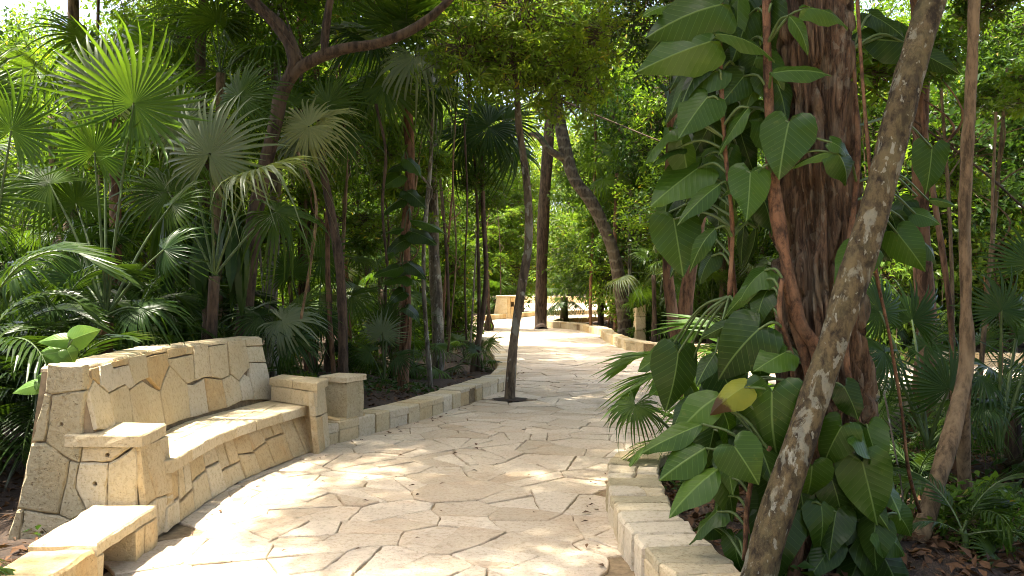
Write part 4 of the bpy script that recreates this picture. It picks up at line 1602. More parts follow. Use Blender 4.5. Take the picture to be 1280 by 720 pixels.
def shrub(x, y, s, kind, label, group=None, seed=0, n=2, name="shrub"):
    g = random.Random(seed * 23 + 7)
    z0 = gz(x, y)
    root = thing(name, (x, y, z0), label, "shrub", group)
    mb = MB()
    cs = []
    for i in range(n):
        c = Vector((x + g.uniform(-.35, .35) * s, y + g.uniform(-.35, .35) * s, z0 + s * (0.35 + 0.45 * i)))
        cs.append(c)
        V, Fc = tube([Vector((x, y, z0 - 0.05)), Vector((x, y, z0)).lerp(c, .5) + Vector((g.uniform(-.05, .05), 0, 0)), c], [0.014, 0.01, 0.005], 5, 6, cap=False)
        mb.add(V, Fc)
    mb.put("stem", M['twig'], root)
    for c in cs:
        q = s * g.uniform(0.8, 1.15)
        link("foliage", SHRUB[kind], root, Matrix.Translation(c - root.location) @ Matrix.Rotation(g.uniform(0, 6.28), 4, 'Z') @ Matrix.Diagonal((q, q, q * g.uniform(.8, 1.1), 1)))
    return root

# ------------------------------------------------------------------ the large tree on the right
def build_big_tree():
    x, y = 1.76, 4.85
    root = thing("large_tree", (x, y, gz(x, y)), "massive furrowed brown trunk wrapped by the large-leaved climber", "tree")
    pts = [(1.78, 4.85, -0.1), (1.765, 4.85, 0.3), (1.745, 4.85, 0.8), (1.69, 4.85, 1.8), (1.625, 4.85, 3.2), (1.58, 4.9, 5.0), (1.5, 4.95, 7.5)]
    rad = [0.30, 0.25, 0.23, 0.22, 0.21, 0.20, 0.17]
    n, sides = 560, 200
    V, Fc = tube(pts, rad, sides, n)
    V = np.asarray(V)
    c = np.repeat(smooth_pts(pts, n), sides, axis=0)
    d = V - c
    r = np.linalg.norm(d, axis=1)
    u = d / r[:, None]
    th = np.arctan2(u[:, 1], u[:, 0])
    z = V[:, 2]
    w = vnoise(np.stack([np.cos(th) * 2.2, np.sin(th) * 2.2, z * 1.3], 1), 3) * 1.6
    A = th * 11 + w * 2.0
    cs = np.stack([np.cos(th) * 4.4 + w, np.sin(th) * 4.4 + w, z * 2.0], 1)
    n1 = vnoise(cs, 1)
    n2 = vnoise(cs * np.array([2.1, 2.1, 2.6]) + 7.3, 2)
    ridg = 1 - np.abs(2 * n1 - 1)
    fis = np.clip((ridg - 0.62) / 0.25, 0, 1)
    ridg2 = 1 - np.abs(2 * n2 - 1)
    fis2 = np.clip((ridg2 - 0.72) / 0.28, 0, 1)
    lump = vnoise(np.stack([np.cos(th) * 1.5, np.sin(th) * 1.5, z * 0.8], 1), 9) - 0.5
    disp = -0.085 * fis - 0.045 * fis2 + 0.02 + 0.05 * lump + 0.022 * (vnoise(cs * np.array([4.0, 4.0, 3.0]), 5) - 0.5) + 0.012 * (vnoise(cs * np.array([9.0, 9.0, 8.0]), 6) - 0.5)
    V = V + u * disp[:, None]
    put("trunk", V, Fc, M['bark_big'], root, smooth=True)
    g = random.Random(3)
    for (cx, cyy, cz, s, kd) in ((0.4, 5.6, 7.6, 1.25, 'a'), (2.4, 4.4, 7.2, 1.2, 'a'), (3.6, 6.0, 7.4, 1.3, 'c'), (-1.2, 6.8, 7.9, 1.15, 'o'), (2.2, 7.4, 7.8, 1.3, 'a'), (4.4, 3.6, 7.3, 1.2, 'o')):
        c = Vector((cx, cyy, cz))
        st = Vector((1.53, 4.93, 6.3))
        V, Fc = tube([st, st.lerp(c, 0.5) + Vector((0, 0, 0.3)), c], [0.09, 0.06, 0.03], 7, 10, 0.1)
        put("limb", V, Fc, M['bark_dark'], root, smooth=True)
        link("crown", g.choice(CROWN[kd]), root, Matrix.Translation(c - root.location) @ Matrix.Rotation(g.uniform(0, 6), 4, 'Z') @ Matrix.Scale(s, 4))


build_big_tree()


# ------------------------------------------------------------------ trunks that the photograph shows singly
def T(px_pts, d, base=None, up=None):
    """trunk points from pixels at distance d (number or list), optional ground point first and extra points above"""
    out = []
    for i, (a, b) in enumerate(px_pts):
        dd = d[i] if isinstance(d, (list, tuple)) else d
        out.append(P(a, b, dd))
    if base:
        out.insert(0, Vector((base[0], base[1], gz(*base) - 0.08)))
    if up:
        out += [Vector(u) for u in up]
    return out


def key_trees():
    # leaning lichen-spotted trunk in front
    leafy_tree(1.15, 4.22, "leaning slim trunk blotched with pale lichen crossing before the massive tree", None, 1,
               [(1.10, 4.2, -0.1), (1.24, 4.22, 0.42), P(1018, 500, 4.25), P(1085, 290, 4.3), P(1125, 140, 4.35), P(1166, 0, 4.4), (2.7, 4.6, 4.6), (3.0, 4.8, 6.5)],
               [0.095, 0.083, 0.077, 0.071, 0.068, 0.064, 0.055, 0.04], 'bark_lichen', [(2.9, 5.6, 7.0, 1.0, 'o'), (3.6, 4.4, 6.4, 0.9, 'o')], sides=16, fine=0.006)
    # forked tan trunk on the right
    b = G(1140, 705)
    leafy_tree(b.x, b.y, "tan forked trunk leaning out of the leaf litter on the right", None, 2,
               [(b.x - 0.10, b.y, -0.1), P(1145, 680, 5.2), P(1172, 600, 5.35), P(1195, 520, 5.5), P(1208, 450, 5.6), P(1207, 380, 5.6), P(1206, 250, 5.6), P(1213, 120, 5.6), P(1218, 0, 5.6), P(1222, -300, 5.7)],
               [0.075, 0.058, 0.052, 0.05, 0.05, 0.038, 0.036, 0.034, 0.033, 0.02], 'bark_tan', [(3.9, 6.5, 6.2, 0.9, 'o')],
               extra=[([P(1208, 450, 5.6), P(1204, 520, 5.75), P(1206, 600, 5.95), P(1214, 660, 6.0), Vector((3.2, 6.05, -0.1))], [0.042, 0.045, 0.05, 0.065, 0.11])], sides=11, fine=0.005)
    # reddish trunk behind the leaning one
    b = (4.3, 9.3)
    leafy_tree(*b, "shaggy reddish trunk standing behind the top of the leaning trunk", None, 3,
               T([(1158, 420), (1153, 320), (1150, 200), (1152, 100), (1150, 0)], 9.3, b, [(4.3, 9.5, 6.5)]), [0.13, 0.10, 0.09, 0.085, 0.08, 0.07, 0.05], 'bark_red',
               [(4.4, 9.6, 6.4, 1.2, 'a'), (5.6, 9.0, 5.6, 1.0, 'b')])
    # forked tree behind the bench, with its thick limbs at the top left
    b = (-3.35, 11.0)
    j = P(352, 118, 11)
    leafy_tree(*b, "tree with thick crooked limbs spreading at the top above the silvery fan palm", None, 4,
               T([(304, 430), (312, 330), (322, 250), (345, 150)], 11, b, [j, P(375, 85, 10.9), P(425, 62, 10.8), P(480, 52, 10.8), P(540, 20, 10.9), P(620, -60, 11)]),
               [0.12, 0.105, 0.10, 0.095, 0.09, 0.09, 0.08, 0.07, 0.06, 0.05, 0.03], 'bark_dark',
               [(-2.2, 11.8, 6.6, 1.1, 'o'), (-4.6, 10.4, 6.8, 1.1, 'o'), (-3.4, 12.5, 5.9, 1.0, 'b')],
               extra=[([j, P(368, 75, 10.9), P(350, 35, 10.9), P(305, -10, 10.9), P(240, -90, 11)], [0.09, 0.085, 0.08, 0.075, 0.05]), ([P(405, 70, 10.8), P(408, 30, 10.8), P(418, -30, 10.8)], [0.055, 0.05, 0.045])], sides=11)
    # the tree growing through the path
    b = HOLE_C
    leafy_tree(*b, "slim grey-brown tree growing out of a round hole in the paving", None, 5,
               T([(637, 498), (642, 430), (652, 360), (661, 300), (659, 235), (652, 180), (648, 150)], 12.6, b, [(0.05, 12.6, 4.6), (-0.1, 12.7, 5.6)]),
               [0.14, 0.075, 0.062, 0.060, 0.058, 0.056, 0.054, 0.05, 0.04, 0.03], 'bark_brown',
               [P(640, 80, 12.4)[:] + (0.95, 'r'), P(585, 60, 12.2)[:] + (0.8, 'r'), P(705, 110, 12.6)[:] + (0.8, 'r'), P(650, 10, 12.2)[:] + (0.95, 'r'), P(735, 40, 12.8)[:] + (0.7, 'r')], sides=11)
    # the thick trunk in the path further on
    b = G(676, 411)
    leafy_tree(b.x, b.y, "thick dark upright trunk standing in the path at the bend", None, 6,
               T([(676, 400), (677, 330), (680, 260), (684, 200), (688, 120)], 35, (b.x, b.y), [(1.6, 35, 13), (1.8, 35, 16)]), [0.30, 0.25, 0.23, 0.22, 0.21, 0.2, 0.18, 0.1], 'bark_dark',
               [(1.6, 34, 12.5, 2.4, 'a'), (-0.6, 35, 11.0, 2.0, 'b'), (4.2, 35, 11.5, 2.2, 'c')], sides=12)
    # thin palm-like stem with a flared foot
    b = G(611, 413)
    root = leafy_tree(b.x, b.y, "thin dark stem with a flared foot left of the path's bend", None, 7,
                      T([(611, 398), (609, 330), (605, 260), (602, 200), (598, 150)], 33, (b.x, b.y), [(-1.4, 33, 11), (-1.5, 33, 13)]), [0.22, 0.065, 0.06, 0.06, 0.055, 0.055, 0.05, 0.04], 'bark_dark',
                      [(-1.6, 33, 12.0, 1.8, 'a'), (-2.6, 33.5, 9.6, 1.2, 'd')])
    V, Fc = tube([Vector((b.x, b.y, -0.02)), Vector((b.x, b.y, 0.16)), Vector((b.x, b.y, 0.38)), Vector((b.x, b.y, 0.6))], [0.19, 0.20, 0.13, 0.06], 10, 8, 0.1)
    put("root_flare", V, Fc, M['bark_dark'], root, smooth=True)
    # bent ringed trunk
    b = (3.45, 27.2)
    leafy_tree(*b, "bent ringed trunk leaning left above the S-shaped kerb", None, 8,
               T([(780, 405), (774, 350), (763, 303), (741, 255), (717, 222), (705, 180), (698, 140)], 27.2, b, [P(690, 100, 27), P(665, 40, 27), P(640, -20, 27)]),
               [0.25, 0.215, 0.205, 0.20, 0.195, 0.19, 0.18, 0.17, 0.15, 0.12, 0.08], 'bark_ring',
               [P(690, 60, 27)[:] + (1.9, 'a'), P(620, 20, 27.5)[:] + (1.8, 'b'), P(760, 70, 27.5)[:] + (1.8, 'a')],
               extra=[([P(712, 200, 27.2), P(690, 190, 27), P(672, 170, 27), P(660, 168, 27)], [0.12, 0.11, 0.09, 0.05])], sides=12)
    # trunk with scrambling vine, palm-like, left bed
    b = (-1.50, 17.0)
    leafy_tree(*b, "pale rough trunk in the planted bed behind the kerb", None, 9,
               T([(548, 450), (546, 380), (543, 320), (541, 250), (540, 150)], 17, b, [(-1.5, 17, 7), (-1.4, 17, 9)]), [0.15, 0.12, 0.115, 0.11, 0.11, 0.10, 0.09, 0.06], 'bark_grey',
               [(-1.6, 17.5, 7.6, 1.2, 'o'), (-2.8, 17, 6.6, 1.0, 'b'), (-0.4, 17.4, 8.4, 1.1, 'o')])
    b = (2.9, 31.5)
    leafy_tree(*b, "very thin dark stem rising from the far kerb beside the dark fan palms", None, 10,
               T([(738, 400), (739, 340), (742, 270), (744, 200)], 31.5, b, [(3.0, 31.5, 9)]), [0.07, 0.06, 0.06, 0.05, 0.05, 0.04], 'bark_red', [(3.1, 31.6, 8.8, 1.7, 'b')])
    # two reddish trunks behind the climber
    b = (2.55, 13.4)
    leafy_tree(*b, "upright reddish trunk behind the hanging leaves of the climber", None, 11,
               T([(846, 430), (836, 360), (834, 290), (838, 200), (842, 100)], 13.4, b, [(2.5, 13.4, 6)]), [0.11, 0.09, 0.085, 0.08, 0.08, 0.07, 0.05], 'bark_red',
               [(2.3, 13.6, 5.8, 1.2, 'c'), (3.4, 14, 6.2, 1.2, 'a')])
    b = (2.45, 12.2)
    leafy_tree(*b, "reddish trunk slanting right behind the hanging leaves of the climber", None, 12,
               T([(856, 400), (866, 320), (878, 255), (895, 190), (915, 100)], 12.2, b, [(3.6, 12.4, 6)]), [0.11, 0.10, 0.095, 0.09, 0.085, 0.08, 0.05], 'bark_red',
               [(3.6, 12.6, 6.0, 1.2, 'a'), (2.6, 12.0, 6.6, 1.1, 'o')])
    for i, (x, y, px0, px1, lab) in enumerate(((-4.6, 13.5, 258, 250, "first"), (-3.9, 14.5, 338, 345, "second"), (-3.5, 15.5, 380, 372, "third"), (-6.5, 13, 80, 92, "fourth"))):
        names = ("straight dark trunk half hidden behind the silvery fan palm", "mossy straight trunk between the tan trunk and the dark leaning palm stem", "shaggy brown trunk with a pale dead stick leaning on it", "bristly brown trunk at the upper left edge under the white sky")
        m = ('bark_dark', 'bark_grey', 'bark_red', 'bark_tan')[i]
        leafy_tree(x, y, names[i], None, 20 + i, T([(px0, 400), ((px0 + px1) / 2 + 3, 250), (px1, 60)], y, (x, y), [(x, y, 7)]), [0.13, 0.10, 0.09, 0.085, 0.05], m,
                   [(x + .3, y, 6.8, 0.9, 'o')] + ([(x - .9, y + .4, 5.6, 0.8, 'bo'[i % 2])] if i < 3 else []))


key_trees()


def high_canopy():
    """crowns of the tall trees: thick over the beds, and on the sunward side of the path so that it lies in dappled shade"""
    g = random.Random(17)
    kx, ky = -SUN_FROM.x / SUN_FROM.z, SUN_FROM.y / SUN_FROM.z
    owners = [o for o in COL.objects if o.get("category") == "tree" and o.name.split(".")[0] in ("leafy_tree", "large_tree")]
    spots = []
    for layer, (zl, zh, step, miss) in enumerate(((8.6, 10.0, 1.8, 0.10), (11.0, 13.0, 2.0, 0.12))):
        sy = 2.6
        while sy < 23:
            far = sy > 15
            sx = -2.7
            while sx < (1.8 if sy < 9 else 3.6):
                z = g.uniform(zl, zh)
                tx, ty = sx + g.uniform(-.5, .5), sy + g.uniform(-.5, .5)
                sx += step * (1.5 if far else 1.0)
                if tx < -1.75 and 4.0 < ty < 9.2:                 # opening: the bench lies in the sun
                    continue
                if abs(tx + 1.2) < 0.3 and abs(ty - 6.5) < 0.4:
                    continue
                if far and tx < -0.6:
                    continue
                if far and g.random() < (0.75 if layer else 0.35):
                    continue
                if g.random() < miss:
                    continue
                qx, qy = tx - kx * 4.8, ty + ky * 4.8               # light on the crown of the path tree
                if -1.4 < qx < 1.4 and 11.2 < qy < 14.0:
                    continue
                spots.append((tx - kx * z, ty + ky * z, z, 1.25 if not far else 1.6))
            sy += step * (1.5 if far else 1.0)
    # roof of leaves over the beds
    for x0, x1, y0, y1 in ((-11, -5.2, 1, 10.5), (1.6, 9.5, 1, 12.5)):
        y = y0
        while y < y1:
            x = x0
            while x < x1:
                z = g.uniform(6.6, 8.6)
                p = (x + g.uniform(-.6, .6), y + g.uniform(-.6, .6), z)
                x += 2.2
                lx, ly = p[0] + kx * (z - 2.8), p[1] - ky * (z - 2.8)
                if -5.2 < lx < -2.8 and 6.2 < ly < 9.0:            # light on the tall fan palms
                    continue
                lx, ly = p[0] + kx * z, p[1] - ky * z
                if -3.4 < lx < -1.75 and 4.0 < ly < 9.2:
                    continue
                spots.append(p + (1.15,))
            y += 2.2
    for (cx, cy_, z, s) in spots:
        o = min(owners, key=lambda q: (q.location.x - cx) ** 2 + (q.location.y - cy_) ** 2)
        c = Vector((cx, cy_, z))
        st = Vector((o.location.x, o.location.y, 6.2))
        V, Fc = tube([st, st.lerp(c, 0.45) + Vector((0, 0, 0.8)), c], [0.05, 0.035, 0.015], 6, 10, 0.1)
        put("limb", V, Fc, M['bark_dark'], o, smooth=True)
        s *= g.uniform(0.85, 1.15)
        link("crown", g.choice(CROWN[g.choice('aab')]), o, Matrix.Translation(c - o.location) @ Matrix.Rotation(g.uniform(0, 6), 4, 'Z') @ Matrix.Diagonal((s, s, s * 0.7, 1)))


high_canopy()


# ------------------------------------------------------------------ lianas
def liana(pts, r, mat, label):
    p = [Vector(q) for q in pts]
    V, Fc = tube(p, [r, r * 0.9, r], 6, 8 * len(p), 0.25, int(p[0].x * 100) % 97)
    o = put("liana", V, Fc, M[mat], None, smooth=True)
    tag(o, label, "liana", "lianas hanging among the trees")


liana([P(1068, -60, 4.55), P(1078, 100, 4.5), P(1088, 220, 4.5), P(1094, 330, 4.55), P(1112, 420, 4.6), P(1128, 520, 4.7), P(1136, 590, 4.8), P(1150, 640, 5.0)], 0.010, 'bark_vine', "thin brown liana dangling right beside the massive trunk")
liana([P(1105, 490, 5.6), P(1118, 560, 5.6), P(1128, 620, 5.5), P(1132, 730, 5.4)], 0.006, 'bark_grey', "pale string-like root hanging down to the litter")
liana([P(372, 190, 10), P(395, 250, 10), P(388, 330, 10), P(376, 400, 10)], 0.018, 'bark_tan', "pale dead stick leaning between the trunks left of the bed")
liana([P(580, 150, 16), P(584, 250, 16), P(581, 340, 16), P(583, 425, 16)], 0.018, 'bark_dark', "thin straight liana hanging left of the flared stem")
liana([P(572, 100, 15), P(566, 220, 15), P(570, 320, 15), P(560, 440, 15)], 0.016, 'bark_tan', "thin kinked liana beside the pale rough trunk")
liana([P(905, -40, 5.2), P(902, 120, 5.2), P(908, 240, 5.3), P(916, 340, 5.4), P(930, 450, 5.5)], 0.016, 'bark_vine', "brown liana hanging through the climber's leaves")
liana([P(1015, 60, 7.5), P(1210, 200, 8), P(1280, 260, 8.4)], 0.012, 'bark_dark', "dark liana slung across behind the leaning trunk")
liana([P(1245, 140, 7), P(1240, 300, 7), P(1252, 420, 7), P(1246, 560, 7)], 0.012, 'bark_tan', "thin upright stem near the right edge of the picture")
liana([P(690, 120, 22), P(760, 150, 22), P(850, 185, 21), P(930, 200, 20)], 0.02, 'bark_dark', "dark branch-like liana slung across above the bent trunk")
liana([P(470, 130, 12.5), P(482, 190, 12.5), P(478, 260, 12.6), P(484, 330, 12.6)], 0.022, 'bark_dark', "dark crooked vine stem hanging left of the vine-clad trunk")


# ------------------------------------------------------------------ the large-leaved climber
VAR = ((0.15, 0.15, 0.05, -0.2), (0.30, 0.35, 0.04, 0.25), (0.45, 0.55, 0.06, 0.1), (0.10, 0.75, 0.05, -0.35), (0.25, 0.25, 0.08, 0.4))
HM = {'h': [leaf_mesh("heart_leaf", HEART, M['heart'], v[0], v[1], v[2], i, v[3]) for i, v in enumerate(VAR)],
      'd': [leaf_mesh("heart_leaf", HEART, M['heart_d'], v[0], v[1], v[2], 20 + i, v[3]) for i, v in enumerate(VAR)],
      'y': [leaf_mesh("heart_leaf", HEART, M['heart_y'], 0.6, 0.55, 0.05, 6)],
      'p': [leaf_mesh("heart_leaf", HEART, M['heart_p'], 0.22, 0.25, 0.02, 7)],
      'o': [leaf_mesh("ovate_leaf", OVATE, M['heart'], v[0] + .1, v[1], v[2] * .6, 40 + i, v[3]) for i, v in enumerate(VAR)],
      'q': [leaf_mesh("ovate_leaf", OVATE, M['heart_d'], v[0] + .1, v[1] + .1, v[2] * .6, 60 + i, v[3]) for i, v in enumerate(VAR)],
      's': [leaf_mesh("strap_leaf", STRAP, M['strap'], 0.5, 0.25, 0.01, 12), leaf_mesh("strap_leaf", STRAP, M['strap'], 0.5, 0.5, 0.01, 13)]}


def big_leaf(root, kind, a, b, wide, stem_pt, g, face=0.8, upn=0.55, name="leaf", label=None, r=0.006, tip_fwd=0.0):
    """leaf from its base at world point a to its tip at b"""
    a, b = Vector(a), Vector(b)
    L = (b - a).length
    x = (b - a).normalized()
    toward = (Vector((0, 0, EYE)) - a).normalized()
    nr = toward * face + UP * upn + Vector((g.uniform(-.35, .35), 0, g.uniform(-.2, .2)))
    m = frame(x, nr, a, L) @ Matrix.Diagonal((1, wide, 1, 1))
    base = loc_of(root)
    o = link(name, g.choice(HM[kind]), root, Matrix.Translation(-base) @ m)
    if label:
        o["label"] = label
    if stem_pt is not None:
        s = Vector(stem_pt)
        mid = s.lerp(a, 0.5) + Vector((0, -0.03, 0.10 * (s - a).length + 0.02))
        V, Fc = tube([s, mid, a], [r * 1.4, r], 6, 9, cap=False)
        inv = m.inverted()
        V = np.array([tuple(inv @ Vector(v)) for v in V])
        link("petiole", np_mesh("petiole", V, Fc, M['stalk'], smooth=True), o)
    return o


def build_climber():
    g = random.Random(99)
    root = thing("climber", (1.45, 4.6, 0.05), "climber with large glossy heart-shaped leaves covering the massive trunk", "climber")
    stems = [[P(957, -40, 4.62), P(960, 90, 4.60), P(966, 200, 4.58), P(978, 300, 4.56), P(992, 390, 4.56), P(1012, 470, 4.56), P(1022, 560, 4.56), P(1028, 680, 4.55)],
             [P(962, 180, 4.58), P(968, 260, 4.56), P(984, 330, 4.53), P(998, 400, 4.52), P(1022, 440, 4.52), P(1024, 500, 4.53), P(1012, 600, 4.5), P(990, 730, 4.5)],
             [P(1066, 60, 4.70), P(1072, 200, 4.66), P(1060, 330, 4.60), P(1058, 450, 4.58), P(1080, 560, 4.55), P(1090, 660, 4.5)],
             [P(905, -60, 4.7), P(900, 60, 4.62), P(906, 180, 4.6), P(915, 280, 4.62), P(912, 370, 4.65)],
             [P(985, 380, 4.50), P(978, 350, 4.42), P(975, 395, 4.42), P(990, 450, 4.46), P(985, 520, 4.4), P(940, 600, 4.4), P(930, 700, 4.4)]]
    rads = (0.028, 0.034, 0.016, 0.012, 0.013)
    for s, r in zip(stems, rads):
        V, Fc = tube(s, [r * 0.8, r, r, r * 0.9], 9, 50, 0.22, len(s))
        put("stem", V, Fc, M['bark_vine'], root, smooth=True)
    sp = np.vstack([smooth_pts(s, 30) for s in stems])
    # base pixel, tip pixel, relative width, distance, kind
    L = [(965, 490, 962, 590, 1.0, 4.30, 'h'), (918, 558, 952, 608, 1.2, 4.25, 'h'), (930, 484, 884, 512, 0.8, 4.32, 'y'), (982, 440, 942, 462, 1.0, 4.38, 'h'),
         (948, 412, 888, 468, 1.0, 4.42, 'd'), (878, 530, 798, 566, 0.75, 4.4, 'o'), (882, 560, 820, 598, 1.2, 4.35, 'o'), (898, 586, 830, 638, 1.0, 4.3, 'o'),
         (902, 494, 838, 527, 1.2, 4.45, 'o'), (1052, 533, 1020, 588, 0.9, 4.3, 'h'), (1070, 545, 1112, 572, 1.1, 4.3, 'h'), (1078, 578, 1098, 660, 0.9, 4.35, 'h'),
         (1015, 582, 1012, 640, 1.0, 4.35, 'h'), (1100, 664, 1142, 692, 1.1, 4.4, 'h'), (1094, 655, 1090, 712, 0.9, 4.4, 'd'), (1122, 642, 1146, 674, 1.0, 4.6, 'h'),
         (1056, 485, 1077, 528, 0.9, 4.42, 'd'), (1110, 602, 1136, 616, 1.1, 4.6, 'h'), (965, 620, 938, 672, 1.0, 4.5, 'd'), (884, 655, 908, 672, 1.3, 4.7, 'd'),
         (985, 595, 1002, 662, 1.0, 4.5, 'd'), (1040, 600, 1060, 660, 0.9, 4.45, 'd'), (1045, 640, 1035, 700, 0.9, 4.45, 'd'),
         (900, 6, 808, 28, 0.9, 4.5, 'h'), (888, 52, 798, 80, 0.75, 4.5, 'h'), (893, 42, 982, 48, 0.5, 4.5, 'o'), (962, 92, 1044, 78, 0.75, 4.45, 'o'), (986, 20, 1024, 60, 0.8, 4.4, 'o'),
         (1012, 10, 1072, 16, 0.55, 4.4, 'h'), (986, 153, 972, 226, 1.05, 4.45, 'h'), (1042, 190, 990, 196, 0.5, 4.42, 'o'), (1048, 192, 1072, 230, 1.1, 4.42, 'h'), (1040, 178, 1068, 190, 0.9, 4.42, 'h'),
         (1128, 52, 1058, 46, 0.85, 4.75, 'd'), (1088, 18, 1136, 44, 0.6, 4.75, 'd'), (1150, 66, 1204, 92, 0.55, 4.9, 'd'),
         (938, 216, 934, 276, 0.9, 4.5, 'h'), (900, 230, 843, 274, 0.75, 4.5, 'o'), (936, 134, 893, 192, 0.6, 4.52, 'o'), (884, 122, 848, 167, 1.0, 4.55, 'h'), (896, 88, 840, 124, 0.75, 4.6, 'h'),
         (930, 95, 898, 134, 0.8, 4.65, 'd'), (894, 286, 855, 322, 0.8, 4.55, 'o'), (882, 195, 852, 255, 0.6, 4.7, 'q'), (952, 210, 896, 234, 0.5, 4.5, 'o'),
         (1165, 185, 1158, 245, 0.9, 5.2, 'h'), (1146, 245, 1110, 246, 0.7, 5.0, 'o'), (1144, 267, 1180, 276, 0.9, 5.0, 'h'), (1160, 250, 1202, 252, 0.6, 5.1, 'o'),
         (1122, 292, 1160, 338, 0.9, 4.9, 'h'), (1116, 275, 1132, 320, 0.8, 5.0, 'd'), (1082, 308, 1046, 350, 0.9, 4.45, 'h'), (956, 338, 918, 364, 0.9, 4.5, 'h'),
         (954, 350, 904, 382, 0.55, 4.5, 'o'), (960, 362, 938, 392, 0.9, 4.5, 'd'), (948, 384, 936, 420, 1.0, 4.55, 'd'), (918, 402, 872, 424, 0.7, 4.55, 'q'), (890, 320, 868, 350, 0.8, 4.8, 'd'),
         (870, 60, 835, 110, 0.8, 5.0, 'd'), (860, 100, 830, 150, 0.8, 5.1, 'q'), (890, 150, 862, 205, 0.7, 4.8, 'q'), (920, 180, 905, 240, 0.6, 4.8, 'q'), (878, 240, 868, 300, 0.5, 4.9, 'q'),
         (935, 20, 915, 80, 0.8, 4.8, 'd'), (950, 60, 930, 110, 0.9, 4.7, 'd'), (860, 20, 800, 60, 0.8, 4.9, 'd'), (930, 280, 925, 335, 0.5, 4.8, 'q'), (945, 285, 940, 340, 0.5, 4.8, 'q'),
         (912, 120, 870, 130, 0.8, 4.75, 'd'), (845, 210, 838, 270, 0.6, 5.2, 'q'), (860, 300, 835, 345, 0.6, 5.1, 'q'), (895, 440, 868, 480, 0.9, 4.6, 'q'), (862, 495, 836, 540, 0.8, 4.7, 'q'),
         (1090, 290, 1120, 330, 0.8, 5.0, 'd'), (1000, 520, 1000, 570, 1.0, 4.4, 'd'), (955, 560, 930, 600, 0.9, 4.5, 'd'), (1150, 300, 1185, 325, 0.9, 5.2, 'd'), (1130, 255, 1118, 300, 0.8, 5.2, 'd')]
    for (ax, ay, tx, ty, w, d, k) in L:
        a = P(ax, ay, d)
        b = P(tx, ty, d - g.uniform(-0.04, 0.10))
        i = int(np.argmin(((sp - np.array(a) - np.array([0, 0, -0.05])) ** 2).sum(1)))
        if k == 'y':
            face, up = 0.8, 0.5
        else:
            face, up = g.uniform(0.55, 1.0), g.uniform(0.3, 0.75)
        big_leaf(root, k, a, b, w * 1.05, sp[i], g, face, up, label="withered yellow leaf with brown tip" if k == 'y' else None)
    for q in range(104):
        if q < 72:
            ax, ay, d = g.uniform(832, 965), (g.uniform(-20, 290) if q < 56 else g.uniform(430, 520)), g.uniform(4.62, 5.3)
        else:
            ax, ay, d = g.uniform(880, 1110), g.uniform(500, 690), g.uniform(4.45, 4.62)
        a = P(ax, ay, d)
        ln = g.uniform(0.18, 0.36)
        b = a + Vector((g.uniform(-0.75, 0.35), g.uniform(-0.5, 0.1), g.uniform(-0.9, -0.15))).normalized() * ln
        i = int(np.argmin(((sp - np.array(a) - np.array([0, 0, -0.05])) ** 2).sum(1)))
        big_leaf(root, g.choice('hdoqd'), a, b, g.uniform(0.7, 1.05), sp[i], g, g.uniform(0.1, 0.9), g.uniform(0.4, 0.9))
    # young plant on the bench's near corner
    r2 = thing("seedling_climber", tuple(P(75, 500, 6.0)), "young plant with bright heart-shaped leaves at the bench's near corner", "plant")
    st = [P(86, 500, 6.05), P(89, 455, 6.0), P(92, 425, 5.95)]
    V, Fc = tube(st, [0.009, 0.006], 6, 10)
    put("stem", V, Fc, M['stalk'], r2, smooth=True)
    for (ax, ay, tx, ty, w, d, k) in ((88, 424, 42, 426, 0.55, 5.95, 'p'), (91, 424, 124, 411, 0.95, 5.93, 'p'), (82, 440, 35, 445, 0.75, 5.95, 'p'), (84, 437, 92, 452, 1.4, 5.9, 'h'), (68, 462, 43, 471, 0.6, 5.7, 'p'), (52, 480, 11, 490, 0.65, 5.6, 'p'), (58, 470, 60, 488, 1.2, 5.6, 'h'), (48, 478, 44, 488, 1.1, 5.6, 'h')):
        q = P(88, 455, 6.0) if ay < 450 else P(66, 480, 5.75)
        big_leaf(r2, k, P(ax, ay, d), P(tx, ty, d - 0.03), w, q, g, 1.0, 0.4, r=0.004)
    # the vine on the trunk in the left bed
    r3 = thing("climber", (-1.7, 13.4, 0.1), "vine with round leaves climbing the brown trunk in the left bed", "climber")
    sv = [P(500, 470, 13.1), P(511, 400, 13.1), P(503, 330, 13.1), P(512, 260, 13.1), P(506, 190, 13.1)]
    V, Fc = tube(sv, [0.02, 0.016, 0.012], 6, 30)
    put("stem", V, Fc, M['bark_vine'], r3, smooth=True)
    for (ax, ay, tx, ty, w, k) in ((505, 286, 478, 290, 1.1, 'o'), (508, 300, 472, 312, .8, 'd'), (500, 312, 468, 322, .9, 'o'), (506, 345, 470, 352, 1.3, 'h'), (498, 335, 465, 345, 1.0, 'h'), (505, 365, 482, 372, 1, 'd'), (512, 275, 560, 282, .8, 'o'), (515, 290, 548, 300, .9, 'd'), (510, 240, 535, 258, .9, 'd'), (500, 220, 475, 236, .9, 'h'), (512, 330, 535, 345, .9, 'd'), (500, 250, 470, 268, .8, 'd'), (510, 200, 530, 215, .9, 'h'), (508, 385, 530, 395, 1., 'd'), (505, 205, 480, 212, .9, 'd')):
        a = P(ax, ay, 12.9)
        i = int(np.argmin([(Vector(s) - a).length for s in sv]))
        big_leaf(r3, k, a, P(tx, ty, 12.8), w, sv[i], g, 0.5, 0.8)


build_climber()

